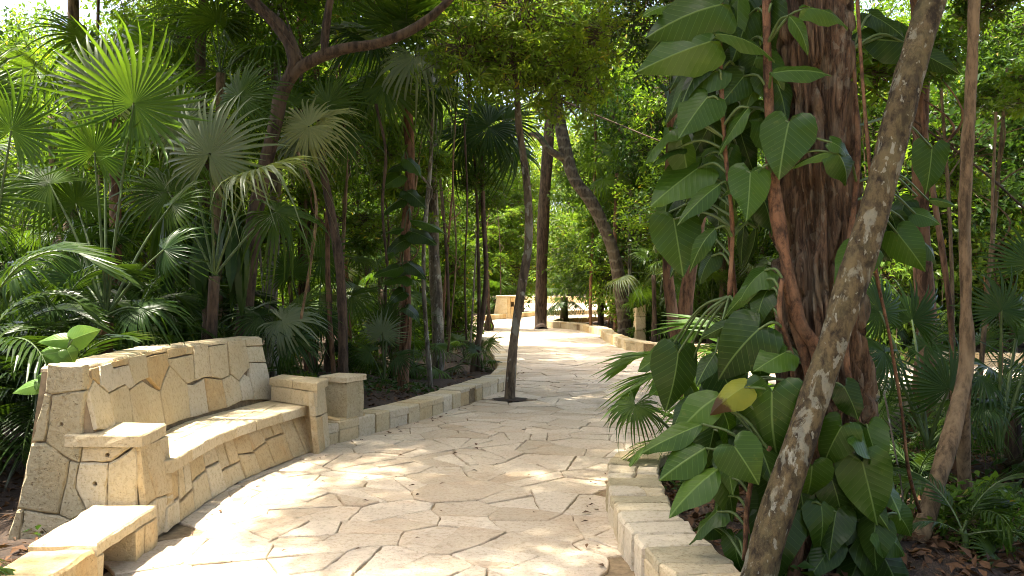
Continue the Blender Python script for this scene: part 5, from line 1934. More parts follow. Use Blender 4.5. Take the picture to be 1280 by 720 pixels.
# ------------------------------------------------------------------ palms that the photograph shows singly
def posed_fronds(root, top, L, g):
    """L: hub px, hub py, distance, midrib angle on the picture (deg, 0 right, 90 up), radius px, facing, pitch, key, variant"""
    for (hx, hy, d, ang, rp, face, pitch, key, var) in L:
        hub = P(hx, hy, d)
        a = math.radians(ang)
        X = Vector((math.cos(a), 0, math.sin(a))) * math.cos(math.radians(pitch)) + Vector((0, -1, 0)) * math.sin(math.radians(pitch))
        N = Vector((0, -1, 0)) * face + UP * (1 - abs(face)) * 0.9
        t = Vector(top)
        mid = t.lerp(hub, 0.55) + Vector((0, 0, 0.06 * (hub - t).length))
        frond(root, FAN[key][var], frame(X, N, hub, rp / F * d), [t, mid, hub], (0.016, 0.008))


def key_palms():
    g = random.Random(61)
    # the big-leaved fan palm behind the bench
    x, y = -3.72, 8.0
    r = thing("fan_palm", (x, y, gz(x, y)), "tall-stalked lime fan palm behind the near end of the bench", "palm")
    top = P(133, 395, 8)
    trunk(r, [Vector((x, y, -0.05)), Vector((x + .02, y, 0.6)), top], [0.075, 0.065, 0.06], M['bark_red'], 9, seed=5)
    posed_fronds(r, top, [(167, 130, 7.8, 52, 112, -0.75, 0, 'fan_lime', 1), (118, 190, 7.9, 75, 86, -0.8, 10, 'fan_lime', 0), (130, 110, 8.4, 100, 92, 0.5, 0, 'fan_silver', 1), (62, 230, 8.2, 160, 80, 0.5, 0, 'fan', 2),
                         (205, 312, 8.0, 20, 62, 0.6, 20, 'fan_dark', 2), (60, 372, 7.8, 190, 75, 0.4, 10, 'fan_dark', 3), (175, 385, 7.7, -10, 70, 0.4, 20, 'fan_dark', 3), (100, 350, 8.4, 130, 70, 0.3, 0, 'fan_dark', 1), (95, 255, 8.5, 110, 70, 0.3, 0, 'fan', 2), (215, 255, 8.5, 40, 66, 0.4, 0, 'fan', 2)], g)
    # palm at the left edge
    x, y = -4.35, 7.2
    r = thing("fan_palm", (x, y, gz(x, y)), "lime fan palm whose leaf is cut by the left edge of the picture", "palm")
    top = P(-20, 420, 7.2)
    trunk(r, [Vector((x, y, -0.05)), top], [0.07, 0.06], M['bark_dark'], 8, seed=6)
    posed_fronds(r, top, [(14, 163, 7.0, 70, 92, -0.85, 5, 'fan_lime', 0), (-40, 250, 7.0, 120, 95, 0.6, 0, 'fan', 1), (20, 330, 7.0, 10, 75, 0.4, 15, 'fan_dark', 3), (-30, 120, 7.5, 95, 90, 0.6, 0, 'fan', 2)], g)
    # silvery fan palm
    x, y = -3.05, 9.0
    r = thing("fan_palm", (x, y, gz(x, y)), "silvery fan palm with a broad round leaf above the bench back", "palm")
    top = P(268, 345, 9)
    trunk(r, [Vector((x, y, -0.05)), Vector((x - .03, y, .8)), top], [0.07, 0.06, 0.055], M['bark_dark'], 9, seed=7)
    posed_fronds(r, top, [(262, 193, 8.7, 78, 96, 0.85, 0, 'fan_silver', 1), (322, 212, 8.8, 16, 95, 0.12, 5, 'fan_silver', 0), (225, 155, 9.2, 115, 72, 0.6, 0, 'fan_silver', 1), (210, 240, 9.2, 150, 80, 0.5, 0, 'fan', 2), (345, 265, 9.4, -20, 80, 0.4, 0, 'fan', 3), (300, 120, 9.8, 60, 70, 0.5, 0, 'fan', 1)], g)
    # leaning dark stem with a pale crown
    x, y = -2.22, 11.4
    r = thing("fan_palm", (x, y, gz(x, y)), "fan palm on a thin dark leaning stem with a pale dried leaf", "palm")
    top = P(398, 185, 11.4)
    trunk(r, [Vector((x, y, -0.05)), P(429, 430, 11.4), P(425, 340, 11.4), P(414, 265, 11.4), top], [0.075, 0.066, 0.06, 0.055, 0.05], M['bark_dark'], 9, seed=8)
    posed_fronds(r, top, [(386, 158, 11.0, 200, 62, 0.8, 0, 'fan_pale', 1), (400, 150, 11.2, 10, 60, 0.5, 20, 'fan_pale', 2), (375, 175, 11.2, -120, 60, 0.6, 20, 'fan_silver', 3), (410, 130, 11.6, 70, 55, 0.6, 0, 'fan', 1), (430, 170, 11.5, -20, 60, 0.5, 0, 'fan', 3), (365, 130, 11.6, 140, 60, 0.5, 0, 'fan', 2)], g)
    # tall palm with vine-clad brown trunk
    x, y = -1.66, 13.4
    r = thing("fan_palm", (x, y, gz(x, y)), "tall palm with vine-clad orange-brown trunk in the left bed", "palm")
    top = P(508, 120, 13.4)
    trunk(r, [Vector((x, y, -0.05)), P(504, 470, 13.4), P(508, 390, 13.4), P(506, 300, 13.4), P(513, 210, 13.4), top], [0.11, 0.085, 0.08, 0.078, 0.075, 0.07], M['bark_red'], 10, seed=9)
    posed_fronds(r, top, [(490, 28, 13.0, 75, 70, -0.6, 0, 'fan', 0), (535, 15, 13.2, 60, 66, -0.5, 0, 'fan_lime', 1), (458, 50, 13.0, 160, 70, 0.3, 20, 'fan_dark', 3), (520, 70, 12.8, -60, 80, 0.4, 30, 'fan_silver', 3), (560, 60, 13.2, -10, 70, 0.3, 0, 'fan_dark', 3), (480, 105, 12.8, -110, 85, 0.5, 20, 'fan', 3), (540, 115, 13.6, -30, 70, 0.5, 0, 'fan_dark', 3), (450, 100, 13.8, 200, 70, 0.3, 0, 'fan_dark', 2)], g)
    base = loc_of(r)
    for (px, py, az, el, s, k) in ((505, 105, 200, 55, 1.7, 0), (508, 100, -20, 50, 1.9, 0), (506, 98, -80, 60, 1.7, 1), (510, 96, 150, 40, 1.6, 1), (512, 100, 15, 35, 1.9, 0)):
        d = Vector((math.cos(math.radians(az)) * math.cos(math.radians(el)), math.sin(math.radians(az)) * math.cos(math.radians(el)), math.sin(math.radians(el))))
        frond(r, PIN['s'][k], frame(d, UP, P(px, py, 13.4), s))
    # dark fan above the path
    x, y = -0.75, 16.6
    r = thing("fan_palm", (x, y, gz(x, y)), "dark fan palm spreading above the path left of the path tree", "palm")
    top = P(603, 195, 16.6)
    trunk(r, [Vector((x, y, -0.05)), P(607, 360, 16.6), P(604, 270, 16.6), top], [0.06, 0.045, 0.042, 0.04], M['bark_dark'], 8, seed=10)
    posed_fronds(r, top, [(612, 158, 16.2, -150, 72, 0.7, 10, 'fan_dark', 1), (585, 165, 16.4, 190, 62, 0.5, 0, 'fan_dark', 2), (630, 150, 16.4, 20, 60, 0.6, 0, 'fan_dark', 1), (600, 140, 17, 100, 55, 0.6, 0, 'fan', 1), (640, 185, 16.4, -40, 55, 0.5, 0, 'fan_dark', 3), (575, 195, 16.8, -160, 50, 0.4, 0, 'fan', 3)], g)
    # lime backlit fans low behind the bed
    x, y = -3.0, 13.6
    r = thing("fan_palm", (x, y, gz(x, y)), "stemless fan palm with round backlit lime leaves behind the leaning dark stem", "palm")
    posed_fronds(r, P(395, 470, 13.6), [(403, 322, 13.4, 20, 52, 0.8, 0, 'fan_lime', 0), (363, 340, 13.6, 100, 46, 0.85, 0, 'fan_lime', 0), (350, 395, 13.4, 180, 50, .4, 10, 'fan', 2), (440, 370, 13.3, 10, 50, .4, 10, 'fan', 2), (400, 400, 13.2, -60, 46, .5, 20, 'fan_dark', 3)], g)
    # small silvery fan in the bed
    x, y = -1.95, 13.0
    r = thing("fan_palm", (x, y, gz(x, y)), "small silvery fan palm in the bed left of the orange-brown trunk", "palm")
    posed_fronds(r, P(480, 480, 13), [(478, 416, 12.8, 80, 36, 0.85, 0, 'fan_silver', 0), (462, 440, 12.8, 160, 32, .5, 10, 'fan', 2), (497, 445, 12.9, 10, 34, .4, 10, 'fan_dark', 2), (485, 398, 13.2, 100, 32, .5, 0, 'fan', 1)], g)
    # silvery fronds right behind the far end of the bench
    x, y = -2.75, 10.4
    r = thing("fan_palm", (x, y, gz(x, y)), "low fan palm drooping silvery leaves over the bench's far end", "palm")
    posed_fronds(r, P(350, 470, 10.4), [(352, 400, 10.0, -12, 62, .55, 15, 'fan_silver', 3), (325, 395, 10.2, 170, 55, .4, 10, 'fan_dark', 2), (372, 385, 10.5, 30, 50, .5, 0, 'fan', 2), (365, 425, 10.0, -40, 46, .5, 20, 'fan_dark', 3)], g)
    # right side: dark fan at the right edge
    x, y = 3.55, 6.3
    r = thing("fan_palm", (x, y, gz(x, y)), "dark fan palm with a big round leaf at the right edge", "palm")
    posed_fronds(r, P(1248, 560, 6.3), [(1252, 388, 6.1, 75, 64, 0.9, 0, 'fan_dark', 0), (1300, 420, 6.2, 20, 70, .6, 0, 'fan_dark', 1), (1225, 470, 6.3, 190, 60, .3, 20, 'fan_dark', 2), (1290, 330, 6.8, 80, 66, .5, 0, 'fan_dark', 2)], g)
    # folded upright fan and its neighbours
    x, y = 2.95, 6.4
    r = thing("fan_palm", (x, y, gz(x, y)), "fan palm with upright half-folded leaves between the trunks on the right", "palm")
    posed_fronds(r, P(1160, 560, 6.4), [(1186, 486, 6.2, 98, 78, 0.8, 0, 'fan_dark', 2), (1105, 440, 6.2, 165, 78, .4, 10, 'fan_dark', 3), (1100, 390, 6.6, 120, 70, .6, 0, 'fan_dark', 1), (1140, 400, 6.8, 75, 62, .6, 0, 'fan_dark', 2), (1230, 505, 6.2, 0, 50, .3, 10, 'fan_dark', 3)], g)
    # small pale fan at the bottom right
    x, y = 2.85, 5.15
    r = thing("fan_palm", (x, y, gz(x, y)), "small pale fan palm leaf in the bottom right corner", "palm")
    posed_fronds(r, P(1250, 715, 5.2), [(1242, 692, 5.0, 160, 60, 0.5, 30, 'fan', 0), (1290, 640, 5.4, 20, 60, .5, 20, 'fan_dark', 2), (1275, 700, 5.2, -10, 45, .5, 20, 'fan', 2)], g)
    # drooping fan over the near right kerb
    x, y = 1.45, 6.9
    r = thing("fan_palm", (x, y, gz(x, y)), "drooping green fan leaf hanging over the curved kerb", "palm")
    posed_fronds(r, P(865, 565, 6.8), [(794, 506, 6.5, -115, 52, 0.25, 35, 'fan', 3)], g)
    # lime palm on a thin stem beyond the bent trunk
    x, y = 2.85, 24.6
    fan_palm(3.4, 28.6, 5.3, 9, ['fan_lime', 'fan'], "thin-stemmed lime fan palm right of the bent ringed trunk", None, 71, (0.8, 1.0), (0.6, 0.9), 'bark_red', 0.07)
    fan_palm(2.3, 38.6, 1.2, 10, 'fan_dark', "dark bushy fan palm beyond the S-shaped kerb", None, 72, (0.7, 0.9), (0.5, 0.9), 'bark_dark', 0.16)
    fan_palm(3.4, 33.6, 2.2, 8, 'fan_dark', "dark fan palm with drooping leaves just behind the far kerb", None, 73, (0.7, 0.9), (0.5, 0.8), 'bark_dark', 0.1)
    fan_palm(4.4, 25.4, 0.9, 9, ['fan', 'fan_lime'], "leafy green fan palm beside the upright stone slab", None, 74, (0.6, 0.8), (0.6, 0.9), 'bark_dark', 0.1)
    fan_palm(5.2, 23.0, 1.2, 9, ['fan_lime', 'fan'], "bright fan palm left of the climber behind the side path", None, 75, (0.6, 0.8), (0.6, 0.9), 'bark_dark', 0.1)
    fan_palm(-3.4, 41.5, 1.5, 10, ['fan_lime', 'fan_silver'], "sunlit fan palm beside the distant bench", None, 76, (0.8, 1.0), (0.7, 1.0), 'bark_dark', 0.1)
    fan_palm(-1.0, 49.5, 1.0, 9, ['fan_lime'], "bright lime fan palm behind the distant bench", None, 77, (0.9, 1.1), (0.7, 1.0), 'bark_dark', 0.1)
    fan_palm(-0.55, 16.2, 0.1, 7, ['fan', 'fan_dark'], "low fan palm on the kerb corner behind the path tree", None, 78, (0.3, 0.42), (0.3, 0.55))
    fan_palm(-1.0, 18.6, 0.1, 8, ['fan', 'fan_silver'], "low fan palm inside the bend of the long kerb", None, 79, (0.4, 0.5), (0.4, 0.7))
    fan_palm(-1.75, 15.6, 0.2, 8, ['fan', 'fan_lime'], "spiky fan palm between the orange-brown and the pale trunk", None, 80, (0.4, 0.55), (0.5, 0.8))
    fan_palm(-4.25, 5.5, 0.05, 5, ['fan_dark'], "dark fan palm at the bottom left behind the kerb", None, 81, (0.3, 0.36), (0.25, 0.4))
    fan_palm(-2.78, 4.35, 0.05, 4, ['fan'], "fan leaf reaching over the kerb in the bottom left corner", None, 82, (0.3, 0.36), (0.15, 0.3), elev=(40, 10), az0=20, azs=160)
    fan_palm(-4.7, 10.4, 3.7, 9, ['fan', 'fan_lime'], "tall fan palm at the upper left with leaves near the top edge", None, 91, (0.7, 0.85), (0.7, 1.0), 'bark_red', 0.07)
    fan_palm(-4.1, 12.4, 4.6, 10, ['fan'], "tall fan palm reaching the top edge behind the lime one", None, 92, (0.7, 0.85), (0.7, 1.0), 'bark_tan', 0.07)
    fan_palm(-6.6, 12.6, 4.0, 8, ['fan', 'fan_lime'], "tall fan palm under the white sky in the upper left corner", None, 93, (0.7, 0.85), (0.7, 1.0), 'bark_tan', 0.07)
    # bright feather palms under the climber
    feather_palm(1.75, 7.7, 9, 'l', "bright bamboo-like palm between the climber and the path", None, 85, (0.8, 1.15), 0.7, 0.018)
    feather_palm(2.2, 8.3, 8, 'l', "second bright bamboo-like palm behind the climber's lowest leaves", None, 86, (0.8, 1.2), 0.9, 0.018)
    feather_palm(1.5, 7.1, 6, 'l', "low bamboo-like palm with arching leaves behind the drooping fan", None, 87, (0.6, 0.8), 0.25, 0.014)
    # strap-leaved plant hanging behind the bench
    x, y = -3.35, 9.6
    r = thing("strap_leaved_plant", (x, y, gz(x, y)), "plant with long dark strap leaves hanging behind the bench back", "plant")
    for (cx, cy_, n) in ((252, 275, 16), (215, 262, 11), (292, 280, 11)):
        c = P(cx, cy_, 9.6)
        V, Fc = tube([Vector((x, y, 0)), P(256, 400, 9.6), c], [0.025, 0.02, 0.015], 6, 14, 0.1)
        put("stem", V, Fc, M['bark_dark'], r, smooth=True)
        for i in range(n):
            az = i * 2.4 + g.uniform(-.3, .3)
            a = c + Vector((math.cos(az) * 0.05, math.sin(az) * 0.05, g.uniform(-0.1, 0.15)))
            b = a + Vector((math.cos(az) * g.uniform(0.15, 0.45), math.sin(az) * g.uniform(0.15, 0.4), -g.uniform(0.6, 1.05)))
            m = frame(b - a, Vector((math.cos(az), math.sin(az), 0.5)), a, (b - a).length * 1.05) @ Matrix.Diagonal((1, 0.95, 1, 1))
            link("leaf", g.choice(HM['s']), r, Matrix.Translation(-r.location) @ m)


key_palms()


# ------------------------------------------------------------------ woods: everything that fills the background
ORD = ["first", "second", "third", "fourth", "fifth", "sixth", "seventh", "eighth", "ninth", "tenth", "eleventh", "twelfth", "thirteenth", "fourteenth", "fifteenth", "sixteenth", "seventeenth", "eighteenth", "nineteenth", "twentieth"]


def ordinal(i, n):
    if i == 0:
        return "leftmost"
    if i == n - 1:
        return "rightmost"
    if i < 20:
        return ORD[i] + " from left"
    return ORD[n - 1 - i] + " from right"


def px_of(x, y):
    return 640 + F * x / y


CLEAR = lambda x, y: not (685 < px_of(x, y) < 800 and y < 27.6)
SKY = lambda x, y: px_of(x, y) > 50


def scatter(n, region, seed, sep, avoid=0.6, test=None):
    """well-spaced spots off the paving, left to right as seen"""
    g = random.Random(seed)
    out = []
    cand = []
    for _ in range(4000):
        y = g.uniform(region[2], region[3])
        cand.append((g.uniform(*[q(y) if callable(q) else q for q in region[:2]]), y))
    A = np.array(cand)
    ok = (path_d(A[:, 0], A[:, 1]) >= avoid) & ~inside(PLAZA, A[:, 0], A[:, 1])
    for (x, y), k in zip(cand, ok):
        if len(out) >= n:
            break
        if not k:
            continue
        if test and not test(x, y):
            continue
        if any((x - a) ** 2 + (y - b) ** 2 < sep ** 2 for a, b in out):
            continue
        out.append((x, y))
    out.sort(key=lambda p: p[0] / p[1])
    return out


def tree_row(spots, what, where, group, seed, hgt, kinds, barks, rr, s, ncr=(3, 5), z0=1.5, name="forest_tree"):
    g = random.Random(seed)
    n = len(spots)
    for i, (x, y) in enumerate(spots):
        h = g.uniform(*hgt)
        r = g.uniform(*rr)
        lx, ly = g.uniform(-.5, .5), g.uniform(-.3, .3)
        pts = [(x, y, gz(x, y) - 0.1), (x + lx * .2 + g.uniform(-.12, .12), y, h * 0.33), (x + lx * .6 + g.uniform(-.12, .12), y + ly * .5, h * 0.66), (x + lx, y + ly, h)]
        cr = []
        k = g.randint(*ncr)
        for q in range(k):
            f = (q + 0.7) / k
            z = z0 + (h - z0) * f + g.uniform(-.3, .3)
            sp_ = s * 0.9
            cr.append((x + lx * z / h + g.uniform(-sp_, sp_), y + ly * z / h + g.uniform(-sp_, sp_), z, s * g.uniform(0.75, 1.15), g.choice(kinds)))
        leafy_tree(x, y, f"{ordinal(i, n)} of the {what} {where}", group, seed * 100 + i, pts, [r * 1.3, r, r * .85, r * .5], g.choice(barks), cr, name=name, sides=7)


BK = ['bark_dark', 'bark_red', 'bark_grey', 'bark_tan']
tree_row(scatter(9, (lambda y: -0.60 * y - 1.5, lambda y: -0.38 * y, 13.5, 21), 501, 1.4, 0.6, SKY), "slender trees", "in the woods behind the bench's near end", "slender trees behind the bench", 31, (4.5, 7.5), 'obb', BK, (0.035, 0.07), 0.95, (2, 3))
tree_row(scatter(10, (lambda y: -0.38 * y, lambda y: -0.12 * y - 0.3, 15, 26), 502, 1.5), "slender trees", "just left of the pale rough trunk", "slender trees left of the path", 32, (5, 8), 'obd', BK, (0.04, 0.08), 1.0, (2, 3), 1.8)
tree_row(scatter(12, (lambda y: -0.62 * y - 2, lambda y: -0.06 * y - 1, 27, 40), 503, 2.2, 0.6, SKY), "taller trees", "deep in the woods left of the path's bend", "taller trees left of the bend", 33, (7, 12), 'abd', BK, (0.08, 0.15), 1.9, (4, 6), 1.0)
tree_row(scatter(14, (lambda y: 0.10 * y, lambda y: 0.30 * y, 23, 37), 504, 1.3, 0.6, CLEAR), "slender trees", "behind the S-shaped kerb", "slender trees behind the S-shaped kerb", 34, (6, 10), 'aabc', BK, (0.05, 0.09), 1.3, (3, 5), 1.5)
tree_row(scatter(16, (lambda y: 0.30 * y, lambda y: 0.62 * y + 1, 19.5, 32), 505, 1.5), "leafy trees", "beyond the side path on the right", "leafy trees beyond the side path", 35, (5, 9), 'aabc', BK, (0.05, 0.1), 1.5, (4, 6), 1.2)
tree_row(scatter(19, (lambda y: 0.12 * y, lambda y: 0.62 * y + 2, 38, 54), 506, 2.4), "tall trees", "far behind the side path", "tall trees far on the right", 36, (9, 16), 'aab', BK, (0.09, 0.16), 2.4, (4, 6), 1.2)
tree_row(scatter(12, (lambda y: -0.62 * y - 2, lambda y: 0.012 * y, 43, 60), 507, 3.4, 0.6, SKY), "tall trees", "behind the farthest kerb", "tall trees behind the farthest kerb", 37, (9, 15), 'abd', BK, (0.1, 0.18), 2.7, (4, 6), 1.2)
tree_row(scatter(14, (lambda y: -0.45 * y, lambda y: 0.5 * y, 97, 112), 508, 5.0), "distant trees", "closing the view behind the far clearing", "distant trees behind the clearing", 38, (12, 24), 'abd', BK, (0.14, 0.25), 4.2, (5, 7), 1.0)


def sapling_row(spots, where, group, seed, hgt):
    g = random.Random(seed)
    for i, (x, y) in enumerate(spots):
        h = g.uniform(*hgt)
        z0 = gz(x, y)
        root = thing("sapling", (x, y, z0), f"{ordinal(i, len(spots))} of the thin bare-stemmed saplings {where}", "sapling", group)
        r = g.uniform(0.012, 0.028) * (1 + y / 40)
        lx = g.uniform(-.5, .5)
        pts = [Vector((x, y, z0 - .05)), Vector((x + lx * .3 + g.uniform(-.1, .1), y, z0 + h * .3)), Vector((x + lx * .5 + g.uniform(-.12, .12), y, z0 + h * .65)), Vector((x + lx, y, z0 + h))]
        ex = []
        for k in range(3):
            f = g.uniform(.45, .85)
            a = Vector(smooth_pts(pts, 20)[int(f * 19)])
            ex.append(([a, a + Vector((g.uniform(-.4, .4), g.uniform(-.3, .3), .35)), a + Vector((g.uniform(-.9, .9), g.uniform(-.5, .5), .8))], [r * .5, r * .35, r * .15]))
        trunk(root, pts, [r * 1.2, r, r * .8, r * .5], M[g.choice(BK)], 6, 14, 0.2, seed + i, "stem", ex)
        for k in range(3):
            c = ex[k][0][-1]
            q = g.uniform(.6, 1.0)
            link("foliage", SHRUB[g.choice('abr')], root, Matrix.Translation(c - root.location) @ Matrix.Rotation(g.uniform(0, 6.28), 4, 'Z') @ Matrix.Diagonal((q, q, q * .8, 1)))


sapling_row(scatter(16, (lambda y: -0.58 * y, lambda y: -0.2 * y, 12, 16.5), 551, 0.6, 0.6), "standing behind the bench", "saplings behind the bench", 71, (3.5, 5.5))
sapling_row(scatter(14, (lambda y: -0.2 * y, lambda y: -0.03 * y, 14, 26), 552, 0.7, 0.6), "left of the path tree", "saplings left of the path tree", 72, (4, 7))
sapling_row(scatter(12, (lambda y: 0.08 * y, lambda y: 0.2 * y, 23, 36), 553, 0.8, 0.5, CLEAR), "between the bent trunk and the climber", "saplings behind the S-shaped kerb", 73, (4, 8))
sapling_row(scatter(16, (lambda y: 0.4 * y, lambda y: 0.62 * y, 7, 24), 554, 0.8, 0.5), "standing in the woods at the right", "saplings on the right", 74, (3.5, 6.5))
sapling_row(scatter(14, (lambda y: -0.12 * y, lambda y: 0.02 * y, 38, 52), 555, 1.0, 0.6), "beyond the farthest kerb", "saplings beyond the farthest kerb", 75, (6, 10))


def shrub_row(spots, where, group, seed, size, kinds, n=(2, 3)):
    g = random.Random(seed)
    for i, (x, y) in enumerate(spots):
        shrub(x, y, g.uniform(*size), g.choice(kinds), f"{ordinal(i, len(spots))} of the leafy shrubs {where}", group, seed * 50 + i, g.randint(*n))


shrub_row(scatter(15, (lambda y: -0.62 * y, lambda y: -0.35 * y, 9.5, 14), 601, 0.75), "in the shade behind the bench", "shrubs behind the bench", 41, (0.8, 1.5), 'cca')
shrub_row(scatter(16, (lambda y: -0.28 * y, lambda y: -0.03 * y, 10.8, 22), 602, 0.55, 0.55), "in the bed behind the long kerb", "shrubs in the left bed", 42, (0.3, 0.6), 'acr', (1, 2))
shrub_row(scatter(17, (lambda y: -0.5 * y, lambda y: -0.07 * y, 22, 34), 603, 1.2), "in the woods left of the bend", "shrubs left of the bend", 43, (1.1, 2.0), 'abb')
shrub_row(scatter(14, (lambda y: 0.13 * y, lambda y: 0.30 * y, 22.5, 36), 604, 1.0, 0.5, CLEAR), "behind the S-shaped kerb", "shrubs behind the S-shaped kerb", 44, (0.8, 1.7), 'abb')
shrub_row(scatter(15, (lambda y: 0.30 * y, lambda y: 0.62 * y, 18.5, 28), 605, 1.1, 0.5), "beyond the side path", "shrubs beyond the side path", 45, (0.9, 1.9), 'abc')
shrub_row(scatter(17, (1.6, 6.5, 4.9, 10.0), 606, 0.55, 0.5), "on the litter below the rubble wall", "shrubs on the leaf litter", 46, (0.25, 0.5), 'ca', (1, 1))
shrub_row(scatter(19, (lambda y: -0.5 * y, lambda y: 0.6 * y, 40, 62), 607, 2.2), "beyond the bend of the path", "shrubs beyond the bend", 47, (1.8, 3.2), 'bb')


def palm_row(spots, where, group, seed, h, n, mats, R, pl):
    g = random.Random(seed)
    for i, (x, y) in enumerate(spots):
        fan_palm(x, y, g.uniform(*h), g.randint(*n), mats, f"{ordinal(i, len(spots))} of the fan palms {where}", group, seed * 60 + i, R, pl)


palm_row(scatter(8, (lambda y: -0.60 * y, lambda y: -0.36 * y, 9.6, 15), 701, 1.0), "in the undergrowth behind the bench", "fan palms behind the bench", 51, (0.2, 2.6), (7, 9), ['fan', 'fan_dark', 'fan_dark'], (0.45, 0.65), (0.5, 0.9))
palm_row(scatter(9, (lambda y: -0.34 * y, lambda y: -0.08 * y - 0.5, 14.5, 24), 702, 1.1), "in the woods behind the left bed", "fan palms behind the left bed", 52, (0.1, 3.2), (7, 9), ['fan', 'fan_dark', 'fan_lime', 'fan_silver'], (0.45, 0.65), (0.5, 0.9))
palm_row(scatter(8, (lambda y: 0.13 * y, lambda y: 0.33 * y, 22.3, 34), 703, 1.4, 0.5, CLEAR), "behind the S-shaped kerb", "fan palms behind the S-shaped kerb", 53, (0.1, 3.0), (7, 9), ['fan', 'fan_lime', 'fan_silver'], (0.55, 0.8), (0.6, 1.0))
palm_row(scatter(8, (lambda y: 0.33 * y, lambda y: 0.62 * y, 18.5, 26), 704, 1.3, 0.5), "beyond the side path on the right", "fan palms beyond the side path", 54, (0.1, 2.5), (7, 9), ['fan', 'fan_dark', 'fan_lime'], (0.5, 0.75), (0.6, 1.0))
palm_row(scatter(11, (2.4, 6.4, 6.0, 10.0), 705, 0.7, 0.55), "in the shade below the rubble wall", "fan palms on the right bed", 55, (0.05, 0.5), (5, 7), ['fan_dark', 'fan'], (0.35, 0.5), (0.4, 0.8))
palm_row(scatter(7, (lambda y: -0.4 * y, lambda y: -0.05 * y, 26, 40), 706, 2.0), "left of the path's bend", "fan palms left of the bend", 56, (0.2, 4.5), (7, 9), ['fan', 'fan_lime'], (0.7, 0.95), (0.7, 1.1))


def feather_row(spots, where, group, seed, L, n, h):
    g = random.Random(seed)
    for i, (x, y) in enumerate(spots):
        feather_palm(x, y, g.randint(*n), 'd', f"{ordinal(i, len(spots))} of the dark feather palms {where}", group, seed * 70 + i, L, g.uniform(*h))


feather_row(scatter(16, (lambda y: -0.64 * y - 0.3, -3.75, 6.4, 9.4), 801, 0.5, 0.6, lambda x, y: y > 7.1 or px_of(x, y) < 0), "crowding the left edge behind the bench", "feather palms behind the bench", 61, (0.75, 1.2), (8, 11), (0.2, 1.5))
feather_row(scatter(9, (lambda y: -0.5 * y, lambda y: -0.30 * y, 9.8, 12.5), 802, 0.6), "between the bench back and the trunks", "feather palms beyond the bench back", 62, (0.8, 1.2), (8, 10), (0.2, 1.4))
feather_row(scatter(6, (2.4, 5.5, 5.0, 9.6), 803, 0.7, 0.5), "low on the leaf litter at the right", "feather palms on the right bed", 63, (0.45, 0.7), (6, 8), (0.05, 0.3))


# ------------------------------------------------------------------ uncountable ground cover
def scatter_leaves(name, n, seed, mat, L, W, lift, label, cat, region, flat=0.25, test=None):
    g = np.random.default_rng(seed)
    X = g.uniform(region[0], region[1], n * 3)
    Y = g.uniform(region[2], region[3], n * 3)
    ok = (path_d(X, Y) > 0.42) & (np.abs(X) < 0.66 * Y + 1.2)
    if test is not None:
        ok &= test(X, Y)
    X, Y = X[ok][:n], Y[ok][:n]
    Z = gz_many(X, Y)
    m = len(X)
    a = g.uniform(0, 6.28, m)
    el = g.normal(0, flat, m)
    ax = np.stack([np.cos(a), np.sin(a), el], 1)
    nr = np.stack([g.normal(0, flat, m), g.normal(0, flat, m), np.ones(m)], 1)
    Ls = L * g.uniform(0.5, 1.4, m)
    V, Fc = many_leaves(np.stack([X, Y, Z + lift * g.uniform(0.2, 1.2, m)], 1), ax, nr, Ls, Ls * W / L * g.uniform(.7, 1.3, m), 0.15, 0.25)
    o = link(name, np_mesh(name, V, Fc, mat))
    tag(o, label, cat, kind="stuff")


scatter_leaves("leaf_litter", 9000, 901, M['litter'], 0.09, 0.034, 0.025, "brown fallen leaves covering the soil of the planted beds", "leaf litter", (-9, 9, 3.2, 14), 0.35)
scatter_leaves("leaf_litter", 9000, 904, M['litter'], 0.085, 0.033, 0.035, "brown fallen leaves heaped around the trunks on the right", "leaf litter", (1.1, 8, 3.4, 10.2), 0.45)
scatter_leaves("leaf_litter", 7000, 902, M['litter'], 0.12, 0.06, 0.02, "brown fallen leaves on the forest floor further back", "leaf litter", (-16, 16, 13, 38), 0.35)
scatter_leaves("ground_cover", 9000, 903, M['leaf_c'], 0.085, 0.045, 0.13, "small green seedlings and creepers on the soil of the beds", "ground cover", (-9, 8, 3.4, 16), 0.4, lambda X, Y: (np.sin(X * 2.1) + np.sin(Y * 1.7 + X) > 0.1))


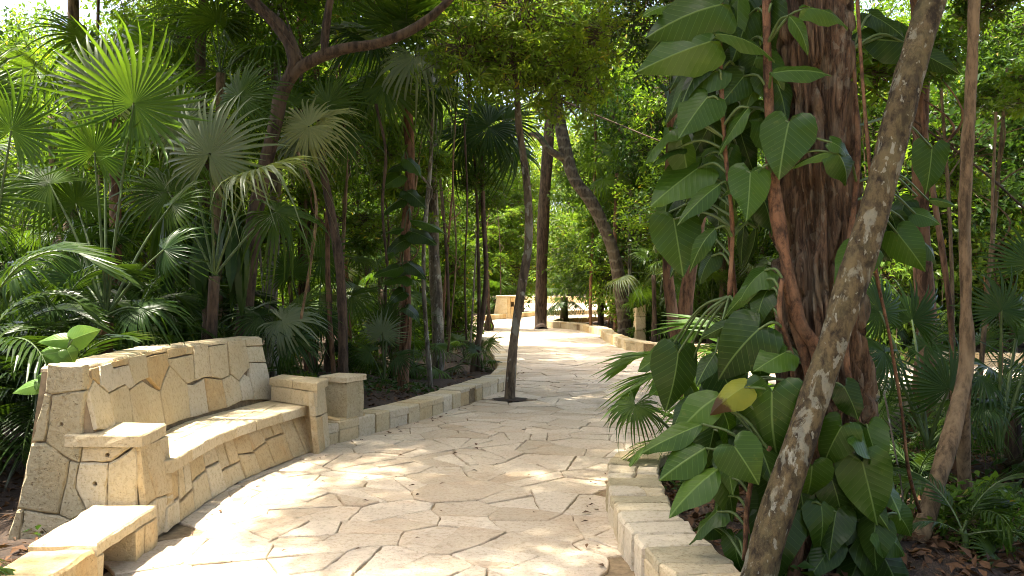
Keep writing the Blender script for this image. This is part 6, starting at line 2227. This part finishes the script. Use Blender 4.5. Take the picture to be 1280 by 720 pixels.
def path_litter():
    g = np.random.default_rng(77)
    X, Y = g.uniform(-2.4, 3, 2400), g.uniform(4.2, 20, 2400)
    d = path_d(X, Y)
    ok = (d < -0.06) & (g.uniform(0, 1, 2400) < np.where(d > -0.22, 0.8, 0.05))
    X, Y = X[ok], Y[ok]
    m = len(X)
    a = g.uniform(0, 6.28, m)
    L = g.uniform(0.025, 0.075, m)
    V, Fc = many_leaves(np.stack([X, Y, np.full(m, 0.014)], 1), np.stack([np.cos(a), np.sin(a), g.normal(0, .1, m)], 1), np.stack([g.normal(0, .15, m), g.normal(0, .15, m), np.ones(m)], 1), L, L * g.uniform(.3, .6, m), 0.1, 0.2)
    o = link("fallen_leaves", np_mesh("fallen_leaves", V, Fc, M['litter']))
    tag(o, "scattered small brown leaves lying on the paving", "fallen leaves", kind="stuff")


path_litter()


def distant_woods():
    g = np.random.default_rng(905)
    nc, per = 1500, 46
    c = np.stack([g.uniform(-95, 95, nc), g.uniform(116, 130, nc), g.uniform(0, 1, nc) ** 0.9 * 20], 1)
    ci = np.repeat(np.arange(nc), per)
    n = nc * per
    pos = c[ci] + g.normal(size=(n, 3)) * np.array([1.3, 1.3, 0.9])
    ax = g.normal(size=(n, 3)) + np.array([0, 0, -0.3])
    nr = g.normal(size=(n, 3)) * 0.6 + np.array([0, 0, 1.0])
    Ls = g.uniform(0.35, 0.8, n)
    V, Fc = many_leaves(pos, ax, nr, Ls, Ls * 0.5)
    o = link("distant_woods", np_mesh("distant_woods", V, Fc, M['leaf_b']))
    tag(o, "pale green mass of forest closing the background", "woods", kind="stuff")


distant_woods()


def unseen_woods():
    """the forest goes on unseen beside and behind the viewer; added to deepen shade"""
    g = np.random.default_rng(911)
    nc, per = 950, 36
    th = g.uniform(math.radians(165), math.radians(375), nc)
    r = g.uniform(8.5, 15, nc)
    c = np.stack([np.cos(th) * r, 1.5 + np.sin(th) * r, g.uniform(0.2, 13.5, nc)], 1)
    c = c[~((np.abs(c[:, 0]) < 0.64 * c[:, 1] + 0.8) & (c[:, 1] > 0))]
    ci = np.repeat(np.arange(len(c)), per)
    n = len(ci)
    pos = c[ci] + g.normal(size=(n, 3)) * np.array([0.55, 0.55, 0.42])
    pos[:, 2] = np.maximum(pos[:, 2], 0.1)
    ax = g.normal(size=(n, 3)) + np.array([0, 0, -0.3])
    nr = g.normal(size=(n, 3)) * 0.7 + np.array([0, 0, 1.0])
    Ls = g.uniform(0.16, 0.34, n)
    V, Fc = many_leaves(pos, ax, nr, Ls, Ls * 0.45)
    o = link("unseen_woods", np_mesh("unseen_woods", V, Fc, M['leaf_c']))
    tag(o, "unseen dark foliage beside and behind the viewer, added to cut sky light", "woods", kind="stuff")


unseen_woods()
